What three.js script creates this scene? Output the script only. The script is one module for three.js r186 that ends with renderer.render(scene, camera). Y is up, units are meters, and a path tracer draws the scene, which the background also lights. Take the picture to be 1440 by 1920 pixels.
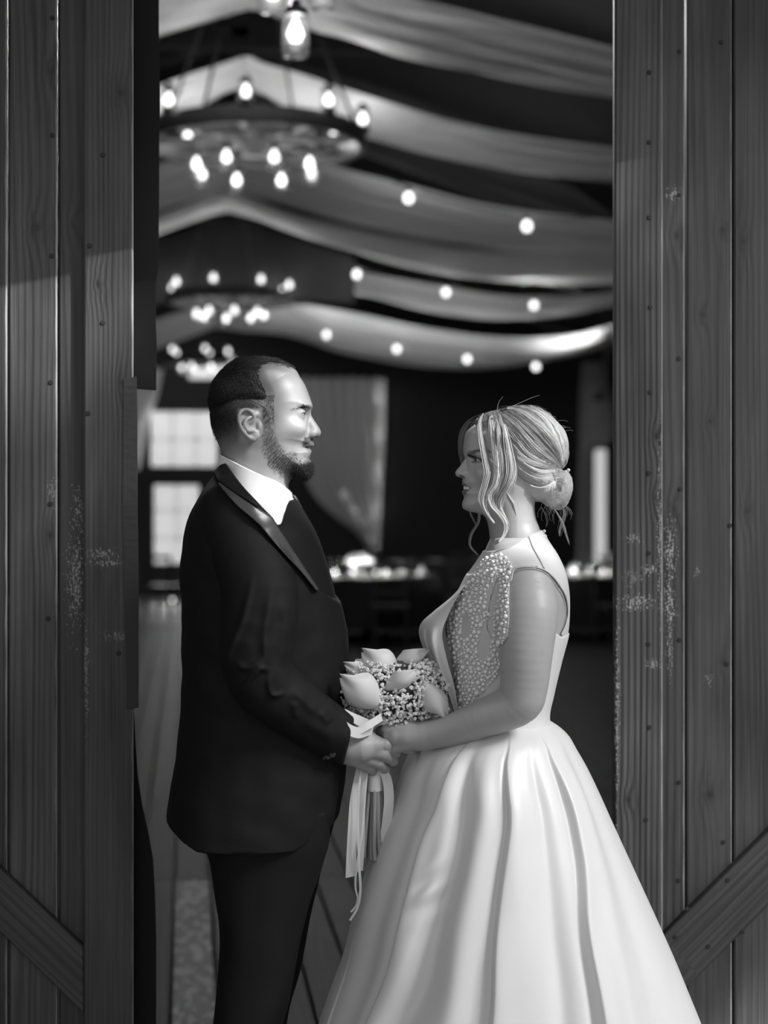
import * as THREE from 'three';
import { mergeGeometries } from 'three/addons/utils/BufferGeometryUtils.js';
import { ImprovedNoise } from 'three/addons/math/ImprovedNoise.js';

// ---------------------------------------------------------------- camera, sky, sun, exposure
const scene = new THREE.Scene();
const FOCAL = 3072, YAW = 6.9 * Math.PI / 180, EYE = 1.53, COUPLE = 3.2;     // focal length in pixels of the 1440 x 1920 frame
const camera = new THREE.PerspectiveCamera(2 * Math.atan(960 / FOCAL) * 180 / Math.PI, 0.75, 0.05, 200);
camera.position.set(0, EYE, 0);
camera.rotation.y = -YAW;
camera.focus = 3.14;
camera.userData.fStop = 2.3;
const grey = (v) => new THREE.Color().setRGB(v, v, v);
scene.background = grey(0.6);                                                // even overcast sky
scene.environment = null;
const SUN = new THREE.Vector3(Math.sin(0.98) * Math.cos(0.7), Math.sin(0.7), Math.cos(0.98) * Math.cos(0.7));   // towards the sun, right of the doorway
function sunlight(power, radius) {
  const l = new THREE.DirectionalLight(grey(1), power);
  l.position.copy(SUN).multiplyScalar(30).add(new THREE.Vector3(0, 1.5, -3.4)); l.target.position.set(0, 1.5, -3.4); l.castShadow = true; l.shadow.radius = radius;
  Object.assign(l.shadow.camera, { left: -6, right: 6, top: 6, bottom: -6, far: 60 }); scene.add(l, l.target);
}
sunlight(7.6, 0.6);                                                              // the disc, mostly held back by the tree in the yard
sunlight(3.6, 30);                                                            // the bright haze round it
const EXPOSURE = 1.0;

// ---------------------------------------------------------------- helpers
const V = (x, y, z) => new THREE.Vector3(x, y, z);
const clamp = (x, a, b) => Math.max(a, Math.min(b, x)), lerp = (a, b, t) => a + (b - a) * t;
const sstep = (a, b, x) => { const t = clamp((x - a) / (b - a), 0, 1); return t * t * (3 - 2 * t); };
const rng = (seed) => () => { seed = (seed + 0x6d2b79f5) | 0; let t = Math.imul(seed ^ (seed >>> 15), 1 | seed); t = (t + Math.imul(t ^ (t >>> 7), 61 | t)) ^ t; return ((t ^ (t >>> 14)) >>> 0) / 4294967296; };
const perlin = new ImprovedNoise(), noise = (x, y, z = 0) => perlin.noise(x, y, z);
const fbm = (x, y, z = 0, n = 4) => { let s = 0, a = 0.5; for (let i = 0; i < n; i++) { s += a * noise(x, y, z + i * 7.3); x *= 2.03; y *= 2.03; z *= 2.03; a *= 0.5; } return s; };
const FWD = V(Math.sin(YAW), 0, -Math.cos(YAW)), RIGHT = V(Math.cos(YAW), 0, Math.sin(YAW)), UP = V(0, 1, 0);
const ray = (px, py) => FWD.clone().addScaledVector(RIGHT, (px - 720) / FOCAL).addScaledVector(UP, (960 - py) / FOCAL);
const at = (px, py, d) => ray(px, py).multiplyScalar(d).add(V(0, EYE, 0));                  // a place d metres in front of the lens
const onZ = (px, py, z) => { const r = ray(px, py); return r.multiplyScalar(z / r.z).add(V(0, EYE, 0)); };   // on an upright plane across the barn
const onY = (px, py, y) => { const r = ray(px, py); return r.multiplyScalar((y - EYE) / r.y).add(V(0, EYE, 0)); };

const used = new Map();
const numbered = (name) => { const n = used.get(name) ?? 0; used.set(name, n + 1); return n ? `${name}_${String(n).padStart(3, '0')}` : name; };
function tag(o, label, category, group, kind) { if (label) o.userData.label = label; if (category) o.userData.category = category; if (group) o.userData.group = group; if (kind) o.userData.kind = kind; return o; }
function thing(name, label, category, pos = V(0, 0, 0), turn = 0, group) { const o = new THREE.Group(); o.name = numbered(name); o.position.copy(pos); o.rotation.y = turn; scene.add(o); return tag(o, label, category, group); }
function mesh(name, geo, mat, parent = scene) {
  const m = new THREE.Mesh(Array.isArray(geo) ? join(geo) : geo, mat); m.name = parent === scene ? numbered(name) : name;
  if (parent !== scene) { const k = parent.userData.kids ?? (parent.userData.kids = {}); const n = k[name] ?? 0; k[name] = n + 1; if (n) m.name = `${name}_${String(n).padStart(3, '0')}`; }
  m.castShadow = m.receiveShadow = true; parent.add(m); return m;
}
const structure = (name, geo, mat) => tag(mesh(name, geo, mat), null, null, null, 'structure');
function join(list) {
  const clean = list.map((g) => { const q = g.index ? g.toNonIndexed() : g; for (const k of Object.keys(q.attributes)) if (!['position', 'normal', 'uv', 'color'].includes(k)) q.deleteAttribute(k); return q; });
  const all = ['uv', 'color'].filter((k) => clean.every((g) => g.attributes[k]));
  for (const g of clean) for (const k of ['uv', 'color']) if (!all.includes(k)) g.deleteAttribute(k);
  return mergeGeometries(clean);
}
function mat(v, rough = 0.7, more = {}) { return new THREE.MeshPhysicalMaterial({ color: grey(v), roughness: rough, ...more }); }

// a plank: a box with chamfered edges; uv in metres along its length (v) and width (u)
function plankGeo(w, h, t, c = 0.0025, u0 = 0, v0 = 0) {
  const s = new THREE.Shape(); s.moveTo(-w / 2 + c, -h / 2 + c); s.lineTo(w / 2 - c, -h / 2 + c); s.lineTo(w / 2 - c, h / 2 - c); s.lineTo(-w / 2 + c, h / 2 - c); s.closePath();
  const g = new THREE.ExtrudeGeometry(s, { depth: t - 2 * c, bevelEnabled: true, bevelThickness: c, bevelSize: c, bevelSegments: 1, steps: 1 });
  g.translate(0, 0, c - t / 2);
  const p = g.attributes.position, uv = g.attributes.uv, n = g.attributes.normal;
  for (let i = 0; i < p.count; i++) { const side = Math.abs(n.getX(i)) > 0.9; uv.setXY(i, u0 + (side ? p.getZ(i) : p.getX(i)) + w / 2, v0 + p.getY(i) + h / 2); }
  return g;
}
function boxGeo(w, h, d, x = 0, y = 0, z = 0, c = 0.004) { const g = plankGeo(w, h, d, Math.min(c, w / 4, h / 4, d / 4)); g.translate(x, y, z); return g; }
// a straight bar between two points
function barGeo(a, b, w, t, c = 0.004) {
  const d = b.clone().sub(a), g = plankGeo(w, d.length(), t, Math.min(c, w / 4, t / 4)), m = new THREE.Matrix4(), y = d.clone().normalize();
  const z = Math.abs(y.z) > 0.95 ? V(1, 0, 0) : V(0, 0, 1), x = y.clone().cross(z).normalize(), zz = x.clone().cross(y);
  m.makeBasis(x, y, zz).setPosition(a.clone().add(b).multiplyScalar(0.5)); g.applyMatrix4(m); return g;
}
const tubeGeo = (pts, r, seg = 24, rad = 6) => new THREE.TubeGeometry(new THREE.CatmullRomCurve3(pts), seg, r, rad, false);
const latheGeo = (pts, seg = 24) => new THREE.LatheGeometry(pts.map(([r, y]) => new THREE.Vector2(Math.max(r, 1e-4), y)), seg);
// a sheet from a grid of points f(u, v)
function sheetGeo(f, nu, nv, uvs = [1, 1]) {
  const pos = [], uv = [], idx = [];
  for (let j = 0; j <= nv; j++) for (let i = 0; i <= nu; i++) { const p = f(i / nu, j / nv); pos.push(p.x, p.y, p.z); uv.push(i / nu * uvs[0], j / nv * uvs[1]); }
  for (let j = 0; j < nv; j++) for (let i = 0; i < nu; i++) { const a = j * (nu + 1) + i, b = a + 1, c = a + nu + 1, d = c + 1; idx.push(a, b, d, a, d, c); }
  const g = new THREE.BufferGeometry(); g.setAttribute('position', new THREE.Float32BufferAttribute(pos, 3)); g.setAttribute('uv', new THREE.Float32BufferAttribute(uv, 2)); g.setIndex(idx); g.computeVertexNormals(); return g;
}
// polyline as a smooth function of x
const curveY = (pts) => { const c = new THREE.CatmullRomCurve3(pts.map(([x, y]) => V(x, y, 0)), false, 'centripetal').getPoints(pts.length * 12); return (x) => { if (x <= c[0].x) return lerp(c[0].y, c[1].y, (x - c[0].x) / (c[1].x - c[0].x)); for (let i = 1; i < c.length; i++) if (x <= c[i].x) return lerp(c[i - 1].y, c[i].y, (x - c[i - 1].x) / (c[i].x - c[i - 1].x + 1e-9)); return c[c.length - 1].y; }; };
function dataTex(w, h, f, srgb = false) {
  const d = new Uint8Array(w * h * 4); for (let y = 0; y < h; y++) for (let x = 0; x < w; x++) { const v = Math.round(clamp(f(x, y), 0, 1) * 255), i = (y * w + x) * 4; d[i] = d[i + 1] = d[i + 2] = v; d[i + 3] = 255; }
  const t = new THREE.DataTexture(d, w, h); t.magFilter = t.minFilter = THREE.LinearFilter; t.wrapS = t.wrapT = THREE.RepeatWrapping; if (srgb) t.colorSpace = THREE.SRGBColorSpace; t.needsUpdate = true; return t;
}
// ---------------------------------------------------------------- wood
// grain of one sawn board: w x h metres of wood in a 128 x 1024 map; straight grain or flat-sawn grain with knots; marks(u, v) adds scuffs (metres)
function woodBoard(seed, { flat = 0.5, dark = 0.03, light = 0.1, lines = 14, knots = [], w = 0.13, h = 3.0, marks, rough = 0.5, spec = 1, W = 128, H = 1024, bump = 0.0012, wear = 0, contrast = 0.85 }) {
  const R = rng(seed), ox = R() * 50, oy = R() * 50, val = new Float32Array(W * H), hgt = new Float32Array(W * H);
  for (let y = 0; y < H; y++) for (let x = 0; x < W; x++) {
    const u = x / W * w, v = y / H * h;
    let g = u / w * lines + 1.2 * noise(u * 7 + ox, v * 0.7 + oy) + flat * 5 * noise(u * 12 + ox, v * 0.42 + oy, 3) + flat * 1.0 * noise(u * 30, v * 1.7 + oy, 5);
    let k = 0, smoke = 0;
    for (const [ku, kv, kr] of knots) { const dx = (u - ku) / kr, dy = (v - kv) / (kr * 2), d2 = dx * dx + dy * dy; g += 0.9 * Math.exp(-d2 * 0.25) * (1 + 0.5 * noise(u * 60, v * 40)); smoke = Math.max(smoke, Math.exp(-(dx * dx * 0.35 + dy * dy * 0.5)) * (0.75 + 0.5 * noise(u * 120 + ox, v * 50))); k = Math.max(k, Math.exp(-(dx * dx * 3.4 + dy * dy * 9)) * (0.8 + 0.5 * noise(u * 500, v * 300))); }
    const s = 0.5 + 0.5 * Math.sin(g * 6.2832), ring = Math.pow(s, 1.6) * (0.55 + 0.6 * (0.5 + noise(u * 25 + ox, v * 1.3, 9))), fade = 0.5 + 0.5 * Math.tanh(3 * noise(u * 10 + oy, v * 0.5, 11) + 0.8);
    const f1 = noise(u * 1500 + ox, v * 7, 2), f2 = noise(u * 520, v * 3.5 + oy, 8), f3 = noise(u * 210 + oy, v * 1.8, 12), blotch = fbm(u * 10, v * 2.2 + oy, 1, 4);
    let c = 0.56 * lerp(light, dark, clamp(ring * contrast * fade, 0, 1)) * (1 + 0.3 * f1 + 0.36 * f2 + 0.3 * f3 + 0.95 * blotch);
    c = lerp(c, dark * 0.6, clamp(smoke * 0.6, 0, 1)); c = lerp(c, dark * 0.3 * (1.2 + noise(u * 300, v * 300)), clamp(k * 1.1, 0, 1));
    let z = 0.5 + 0.28 * (ring - 0.4) + 0.14 * f1 + 0.1 * f2 - k * 0.25;
    if (marks) { const m = marks(u, v); if (m > 0) { c = lerp(c, 0.42, m); z += 0.1 * m; } }
    if (wear) { const e = Math.abs(u - wear); if (e < 0.006) c = lerp(c, 0.4, sstep(0.0042 + 0.003 * noise(3, v * 14 + oy), 0.0015, e) * (0.75 + 0.25 * noise(1, v * 6))); }
    val[y * W + x] = Math.max(c, 0.006); hgt[y * W + x] = z;
  }
  const lin = (c) => (c <= 0.0031308 ? c * 12.92 : 1.055 * Math.pow(c, 1 / 2.4) - 0.055);
  const map = dataTex(W, H, (x, y) => lin(val[y * W + x]), true), bm = dataTex(W, H, (x, y) => hgt[y * W + x]);
  map.repeat.set(1 / w, 1 / h); bm.repeat.set(1 / w, 1 / h);
  return new THREE.MeshPhysicalMaterial({ map, bumpMap: bm, bumpScale: bump, roughness: rough, specularIntensity: spec });
}
// dry scuffs: clusters of flaked paint; each [u, v, half width, half height, strength]
const scuffs = (seed, spots) => (u, v) => {
  let m = 0;
  for (const [su, sv, ru, rv, a] of spots) { const d = Math.hypot((u - su) / ru, (v - sv) / rv); if (d < 1) { const n = fbm(u * 420 + seed, v * 55 + seed, 2, 3) + 0.6 * noise(u * 160 + seed, v * 260); m = Math.max(m, a * sstep(0.12, 0.42, n + 0.62 * (1 - d) - 0.28)); } }
  return m;
};

// ---------------------------------------------------------------- the doorway: sliding plank doors hung outside the front wall
const ZD = -3.475, ZB = ZD - 0.022;                     // face of the stiles, face of the boards behind them
const xd = (px, z = ZD) => onZ(px, 960, z).x, yd = (px, py, z = ZD) => onZ(px, py, z).y;
const DOOR_TOP = 3.02, DOOR_BOT = 0.03;
const door1 = tag(new THREE.Group(), null, null, null, 'structure'), door2 = tag(new THREE.Group(), null, null, null, 'structure');
door1.name = 'door_1'; door2.name = 'door_2'; scene.add(door1, door2);
const darkMetal = mat(0.02, 0.5, { metalness: 0.6 }), nailMat = mat(0.012, 0.6);
function doorBoard(name, door, x0, x1, m, zf, t, y0 = DOOR_BOT, y1 = DOOR_TOP, c = 0.003) { const g = plankGeo(x1 - x0, y1 - y0, t, c); g.translate((x0 + x1) / 2, (y0 + y1) / 2, zf - t / 2); return mesh(name, g, m, door); }
function nail(door, px, py, z) { const p = onZ(px, py, z), g = new THREE.CylinderGeometry(0.0042, 0.0042, 0.003, 10); g.rotateX(Math.PI / 2); const r = new THREE.TorusGeometry(0.0046, 0.0008, 4, 10); return mesh('nail', [g, r].map((q) => q.translate(p.x, p.y, z + 0.0006)), nailMat, door); }
const H = DOOR_TOP - DOOR_BOT, vy = (px, py) => yd(px, py) - DOOR_BOT;
// left door
const L = { stile: woodBoard(11, { W: 256, wear: xd(250) - xd(157), flat: 0.12, lines: 11, dark: 0.03, light: 0.105, knots: [[0.03, vy(180, 535), 0.012], [0.075, vy(215, 175), 0.012], [0.08, vy(205, 720), 0.011]], marks: scuffs(3, [[0.04, vy(190, 1040), 0.06, 0.02, 0.5], [0.05, vy(190, 1058), 0.06, 0.012, 0.6], [0.07, vy(215, 1195), 0.05, 0.018, 0.4], [0.004, vy(158, 1260), 0.01, 0.18, 0.5]]) }),
  gap: woodBoard(12, { W: 256, wear: xd(13, ZB) - xd(-85, ZB), flat: 0.2, lines: 8, dark: 0.03, light: 0.075, knots: [[0.03, vy(125, 418), 0.008]], marks: scuffs(9, [[0.035, vy(130, 1090), 0.03, 0.16, 0.65], [0.04, vy(135, 960), 0.02, 0.09, 0.5]]) }),
  wide: woodBoard(13, { W: 256, wear: xd(107, ZB) - xd(17, ZB), flat: 0.6, lines: 7, dark: 0.032, light: 0.12, knots: [[0.055, vy(70, 425), 0.014], [0.085, vy(90, 1005), 0.012], [0.09, vy(92, 130), 0.012]], marks: scuffs(5, [[0.09, vy(100, 920), 0.02, 0.05, 0.35]]) }) };
doorBoard('board', door1, xd(-85, ZB), xd(13, ZB), L.gap, ZB, 0.03);
doorBoard('board', door1, xd(17, ZB), xd(107, ZB), L.wide, ZB, 0.03);
doorBoard('board', door1, xd(111, ZB), xd(200, ZB), L.gap, ZB, 0.03);
doorBoard('board', door1, xd(204, ZB), xd(247, ZB), L.wide, ZB, 0.03);
doorBoard('stile', door1, xd(157), xd(250), L.stile, ZD, 0.022, DOOR_BOT, DOOR_TOP, 0.004);
// right door
const Rr = { stile: woodBoard(21, { W: 256, wear: xd(1243) - xd(1153), contrast: 1.15, flat: 0.06, lines: 10, dark: 0.025, light: 0.135, knots: [[0.09, vy(1213, 820), 0.009], [0.09, vy(1216, 935), 0.008], [0.03, vy(1200, 1500), 0.008]], bump: 0.002,
    marks: scuffs(7, [[0.05, vy(1195, 1128), 0.06, 0.022, 0.9], [0.04, vy(1190, 1140), 0.05, 0.012, 0.8], [0.075, vy(1220, 1070), 0.04, 0.02, 0.75], [0.04, vy(1180, 1010), 0.03, 0.018, 0.6], [0.085, vy(1233, 1248), 0.03, 0.02, 0.6], [0.003, vy(1155, 1330), 0.012, 0.35, 0.9], [0.1, vy(1240, 1000), 0.012, 0.3, 0.55], [0.04, vy(1180, 1085), 0.03, 0.03, 0.35]]) }),
  gap: woodBoard(22, { W: 256, wear: xd(1284, ZB) - xd(1243, ZB), flat: 0.15, lines: 6, dark: 0.04, light: 0.115, knots: [[0.025, vy(1270, 955), 0.01], [0.03, vy(1272, 440), 0.012]],
    marks: scuffs(17, [[0.016, vy(1252, 1040), 0.022, 0.1, 1], [0.014, vy(1252, 1130), 0.018, 0.1, 1], [0.02, vy(1258, 1155), 0.03, 0.012, 0.7], [0.025, vy(1265, 362), 0.03, 0.024, 0.85], [0.015, vy(1252, 1210), 0.012, 0.12, 0.5]]) }),
  wide: woodBoard(23, { W: 256, wear: xd(1372.5, ZB) - xd(1288.5, ZB), contrast: 0.55, flat: 0.4, lines: 5, dark: 0.04, light: 0.105, knots: [[0.05, vy(1340, 1495), 0.015], [0.08, vy(1362, 430), 0.01], [0.035, vy(1320, 590), 0.009], [0.05, vy(1320, 790), 0.007], [0.082, vy(1366, 1245), 0.008]], marks: scuffs(29, [[0.022, vy(1305, 1075), 0.012, 0.02, 0.6], [0.05, vy(1322, 1278), 0.016, 0.02, 0.45]]) }),
  end: woodBoard(24, { W: 256, contrast: 0.5, flat: 0.4, lines: 5, dark: 0.04, light: 0.1, knots: [[0.02, vy(1386, 450), 0.012], [0.03, vy(1400, 960), 0.01]] }) };
doorBoard('board', door2, xd(1158, ZB), xd(1196, ZB), Rr.wide, ZB, 0.03);
doorBoard('board', door2, xd(1200, ZB), xd(1284, ZB), Rr.gap, ZB, 0.03);
doorBoard('board', door2, xd(1288.5, ZB), xd(1372.5, ZB), Rr.wide, ZB, 0.03);
doorBoard('board', door2, xd(1377, ZB), xd(1467, ZB), Rr.end, ZB, 0.03);
doorBoard('board', door2, xd(1471, ZB), xd(1560, ZB), Rr.wide, ZB, 0.03);
// the uv of the half-covered boards starts at the visible strip so that its scuffs sit where they show
{ const g = door2.children[1].geometry, uv = g.attributes.uv, s = xd(1243, ZB) - xd(1200, ZB); for (let i = 0; i < uv.count; i++) uv.setX(i, uv.getX(i) - s); const g1 = door1.children[2].geometry, u1 = g1.attributes.uv; for (let i = 0; i < u1.count; i++) u1.setX(i, u1.getX(i)); }
doorBoard('stile', door2, xd(1153), xd(1243), Rr.stile, ZD, 0.022, DOOR_BOT, DOOR_TOP, 0.004);
function brace(door, a, b, w, m) {   // centre line from a to b in metres on the door, cut square, standing as proud as the stile
  const g = barGeo(V(a.x, a.y, ZB + 0.011), V(b.x, b.y, ZB + 0.011), w, 0.022); return mesh('brace', g, m, door);
}
const braceWood = woodBoard(31, { flat: 0.5, lines: 8, dark: 0.035, light: 0.085, knots: [[0.05, 0.55, 0.014]] });
// diagonal braces, cut to fit against the stile
function cutBrace(door, pts, m) {
  const s = new THREE.Shape(pts.map((p) => new THREE.Vector2(p.x, p.y))), g = new THREE.ExtrudeGeometry(s, { depth: 0.019, bevelEnabled: true, bevelThickness: 0.003, bevelSize: 0.003, bevelOffset: -0.003, bevelSegments: 1 });
  g.translate(0, 0, ZB); const d = pts[1].clone().sub(pts[0]).normalize(), p = g.attributes.position, uv = g.attributes.uv;
  for (let i = 0; i < p.count; i++) { const x = p.getX(i) - pts[0].x, y = p.getY(i) - pts[0].y; uv.setXY(i, -x * d.y + y * d.x + 0.12, x * d.x + y * d.y); }
  return mesh('brace', g, m, door);
}
const bz = (px, py) => onZ(px, py, ZD);
cutBrace(door2, [bz(1243, 1756), bz(1560, 1440), bz(1560, 1580), bz(1290, 1850), bz(1243, 1890)].map((p) => p), braceWood);
cutBrace(door1, [bz(-80, 1550), bz(157, 1775), bz(157, 1900), bz(-80, 1670)], braceWood);
for (const [px, py] of [[1273, 97], [1217, 136], [1217, 267], [1217, 408], [1219, 576], [1219, 735], [1216, 887], [1216, 1037], [1215, 1208], [1217, 1364], [1211, 1537]]) nail(door2, px, py, ZD);
for (const [px, py] of [[1273, 366], [1273, 672], [1275, 917], [1274, 1200], [1273, 1467], [1272, 1651], [1356, 1579], [1352, 80], [1363, 1245], [1368, 985]]) nail(door2, px, py, ZB);
for (const [px, py] of [[1266, 1757], [1328, 1775], [1364, 1650], [1392, 1748]]) nail(door2, px, py, ZD);
for (const [px, py] of [[193, 291], [168, 461], [193, 605], [165, 775], [222, 1225]]) nail(door1, px, py, ZD);
for (const [px, py] of [[98, 254], [97, 480], [95, 717], [94, 945], [90, 1160], [98, 34]]) nail(door1, px, py, ZB);

// ---------------------------------------------------------------- front wall with its opening, and the jamb strips seen beside the left door
const wallWood = mat(0.009, 0.8);
const ZW = -3.56, X0 = -7.2, X1 = 8.2, OPEN0 = -0.72, OPEN1 = 1.15, OPEN_TOP = 2.95, ZEND = -29.5, RIDGE = 0.5, EAVE = 4.4, PEAK = 6.9;
{
  const s = new THREE.Shape([[X0, 0], [X0, EAVE], [RIDGE, PEAK], [X1, EAVE], [X1, 0]].map(([x, y]) => new THREE.Vector2(x, y)));
  const hole = new THREE.Path([[OPEN0, 0.0], [OPEN1, 0.0], [OPEN1, OPEN_TOP], [OPEN0, OPEN_TOP]].map(([x, y]) => new THREE.Vector2(x, y))); s.holes.push(hole);
  const g = new THREE.ExtrudeGeometry(s, { depth: 0.16, bevelEnabled: false }); g.translate(0, 0, ZW - 0.16); structure('wall_front', g, wallWood);
  structure('trim_1', boxGeo(X1 - X0, 0.06, 0.05, (X0 + X1) / 2, 3.12, ZD + 0.03), darkMetal);     // the door track
}
// ragged rubber and felt strips on the closing edge of the left door
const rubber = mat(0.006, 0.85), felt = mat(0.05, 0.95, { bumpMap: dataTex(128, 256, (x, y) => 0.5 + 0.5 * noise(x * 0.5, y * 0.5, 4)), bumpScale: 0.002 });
function strip(name, left, right, m, z, t = 0.004, seed = 1) {      // two edges given as [px, py] polylines
  const el = left.map(([x, y]) => onZ(x, y, z)), er = right.map(([x, y]) => onZ(x, y, z)), s = new THREE.Shape([...el, ...er.reverse()].map((p) => new THREE.Vector2(p.x, p.y)));
  const g = new THREE.ExtrudeGeometry(s, { depth: t, bevelEnabled: true, bevelThickness: 0.001, bevelSize: 0.001, bevelSegments: 1 }); g.translate(0, 0, z - t); return mesh(name, g, m, door1);
}
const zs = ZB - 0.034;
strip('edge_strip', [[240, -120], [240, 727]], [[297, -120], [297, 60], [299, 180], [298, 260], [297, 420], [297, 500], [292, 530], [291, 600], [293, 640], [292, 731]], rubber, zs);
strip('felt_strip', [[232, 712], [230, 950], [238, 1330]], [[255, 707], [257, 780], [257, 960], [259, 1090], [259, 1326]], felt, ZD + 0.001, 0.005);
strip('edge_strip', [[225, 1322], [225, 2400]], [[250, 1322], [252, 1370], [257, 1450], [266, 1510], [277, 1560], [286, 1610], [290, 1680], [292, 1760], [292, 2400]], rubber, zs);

// ---------------------------------------------------------------- barn shell
const floorBase = structure('floor', boxGeo(X1 - X0, 0.1, 26.2, (X0 + X1) / 2, -0.075, ZW - 13.1), mat(0.012, 0.9));
structure('ground', boxGeo(60, 0.2, 40, 0, -0.125, ZW + 20), mat(0.08, 0.95));
const roofWood = mat(0.03, 0.8), beamWood = mat(0.012, 0.75);
structure('wall_left', boxGeo(0.16, EAVE, 26.1, X0 - 0.08, EAVE / 2, ZW - 13.05), wallWood);
structure('wall_right', boxGeo(0.16, EAVE, 26.1, X1 + 0.08, EAVE / 2, ZW - 13.05), wallWood);
const roofSlab = (xa, xb) => { const s = new THREE.Shape([[xa, EAVE], [xb, PEAK], [xb, PEAK + 0.15], [xa, EAVE + 0.15]].map(([x, y]) => new THREE.Vector2(x, y))); const g = new THREE.ExtrudeGeometry(s, { depth: 26.3, bevelEnabled: false }); g.translate(0, 0, ZW - 26.2); return g; };
structure('ceiling', [roofSlab(X0 - 0.1, RIDGE), roofSlab(X1 + 0.1, RIDGE)], roofWood);
// far wall with its windows (opening rectangles from the picture)
const ZF = ZEND;
const rectF = (x0, y0, x1, y1, z = ZF) => { const a = onZ(x0, y0, z), b = onZ(x1, y1, z); return [a.x, b.y, b.x, a.y]; };
const winR = [rectF(278, 766, 412, 880), rectF(284, 904, 378, 1062), rectF(349, 664, 446, 716)];
const slit = rectF(1114, 842, 1139, 1050);
{
  const s = new THREE.Shape([[X0, 0], [X0, EAVE], [RIDGE, PEAK], [X1, EAVE], [X1, 0]].map(([x, y]) => new THREE.Vector2(x, y)));
  for (const [a, b, c, d] of [...winR, slit]) s.holes.push(new THREE.Path([[a, b], [c, b], [c, d], [a, d]].map(([x, y]) => new THREE.Vector2(x, y))));
  const g = new THREE.ExtrudeGeometry(s, { depth: 0.16, bevelEnabled: false }); g.translate(0, 0, ZF - 0.16); structure('wall_back', g, wallWood);
}
const glass = new THREE.MeshPhysicalMaterial({ color: grey(0.6), roughness: 0.3, emissive: grey(1), emissiveIntensity: 0.5 });
winR.forEach(([a, b, c, d], i) => {
  const w = tag(new THREE.Group(), null, null, null, 'structure'); w.name = `window_${i + 1}`; w.position.set((a + c) / 2, (b + d) / 2, ZF - 0.06); scene.add(w);
  const W = c - a, Hh = d - b, n = Math.max(2, Math.round(W / 0.42)), m = Math.max(1, Math.round(Hh / 0.5));
  mesh('window_frame', [boxGeo(W, 0.05, 0.06, 0, Hh / 2 - 0.025), boxGeo(W, 0.05, 0.06, 0, -Hh / 2 + 0.025), boxGeo(0.05, Hh, 0.06, W / 2 - 0.025), boxGeo(0.05, Hh, 0.06, -W / 2 + 0.025)], beamWood, w);
  const bars = []; for (let k = 1; k < n; k++) bars.push(boxGeo(0.02, Hh, 0.03, -W / 2 + W * k / n)); for (let k = 1; k < m; k++) bars.push(boxGeo(W, 0.02, 0.03, 0, -Hh / 2 + Hh * k / m)); mesh('glazing_bar', bars, mat(0.25, 0.6), w);
  for (let k = 0; k < n; k++) for (let j = 0; j < m; j++) mesh('pane', new THREE.BoxGeometry(W / n - 0.02, Hh / m - 0.02, 0.004).translate(-W / 2 + W * (k + 0.5) / n, -Hh / 2 + Hh * (j + 0.5) / m, 0), glass, w);
  const l = new THREE.RectAreaLight(grey(1), i === 2 ? 0.8 : 4, W - 0.1, Hh - 0.1); l.position.z = 0.05; l.rotation.y = Math.PI; w.add(l);
});
{ const [a, b, c, d] = slit, w = tag(new THREE.Group(), null, null, null, 'structure'); w.name = 'window_4'; w.position.set((a + c) / 2, (b + d) / 2, ZF - 0.06); scene.add(w); mesh('pane', new THREE.BoxGeometry(c - a, d - b, 0.006), glass, w); mesh('window_frame', [boxGeo(0.03, d - b, 0.06, (c - a) / 2), boxGeo(0.03, d - b, 0.06, -(c - a) / 2)], beamWood, w); }
structure('ground_beyond', boxGeo(40, 0.2, 30, 2, -0.2, ZF - 15.3), mat(0.3, 0.95));

// floor boards running down the barn
{
  const woods = [1, 2, 3, 4].map((k) => woodBoard(50 + k, { flat: 0.5, lines: 7, dark: 0.012, light: 0.035, w: 0.16, h: 4, W: 64, H: 512, rough: 0.5, bump: 0.001, spec: 0.12 }));
  const worn = woodBoard(77, { flat: 0.6, lines: 6, dark: 0.02, light: 0.1, w: 0.16, h: 3, W: 128, H: 1024, rough: 0.6, marks: (u, v) => 0.34 * sstep(0.02, 0.2, fbm(u * 30, v * 10, 3, 4) + 0.04) });
  const R = rng(5), xa = onY(327, 1650, 0).x, pitch = onY(393, 1650, 0).x - xa, z1 = onY(360, 1649, 0).z, cache = {};
  for (let k = -17; k < 46; k++) {
    const x = xa + (k + 0.5) * pitch; if (x < -2.6 || x > 6.6) continue;
    let z = ZW - 0.17, first = true;
    while (z > -29) {
      const len = first ? z - z1 : Math.min(4.4 + Math.floor(R() * 4) * 0.6, z + 29.3), key = len.toFixed(2), g = cache[key] ?? (cache[key] = plankGeo(pitch - 0.009, len - 0.008, 0.028, 0.003));
      const m = mesh('plank', g, k === 0 && first ? worn : woods[Math.floor(R() * 4)], floorBase); m.rotation.x = -Math.PI / 2; m.position.set(x, -0.0115 + (R() - 0.5) * 0.002, z - len / 2);
      z -= len; first = false;
    }
  }
  structure('trim_2', boxGeo(OPEN1 - OPEN0 - 0.02, 0.03, 0.2, (OPEN0 + OPEN1) / 2, -0.012, ZW - 0.08), woods[0]);
}
// porch roof over the doors (above the frame): keeps sky and sun off the upper doors
{
  const g = new THREE.BufferGeometry(), a = [[-4, 1.35], [4, 0.95]], y = 3.32, v = [];
  const P0 = [V(-4, y + 0.5, ZW), V(4, y + 0.5, ZW), V(4, y, ZW + 1.12), V(-4, y, ZW + 1.3)];
  const s = new THREE.Shape([[-4, 0], [4, 0], [4, 0.276], [-4, 1.580]].map(([x, q]) => new THREE.Vector2(x, q)));
  const e = new THREE.ExtrudeGeometry(s, { depth: 0.06, bevelEnabled: false }); e.rotateX(Math.PI / 2); e.translate(0, 3.29, ZD); structure('roof_porch', e, roofWood);
}

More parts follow.
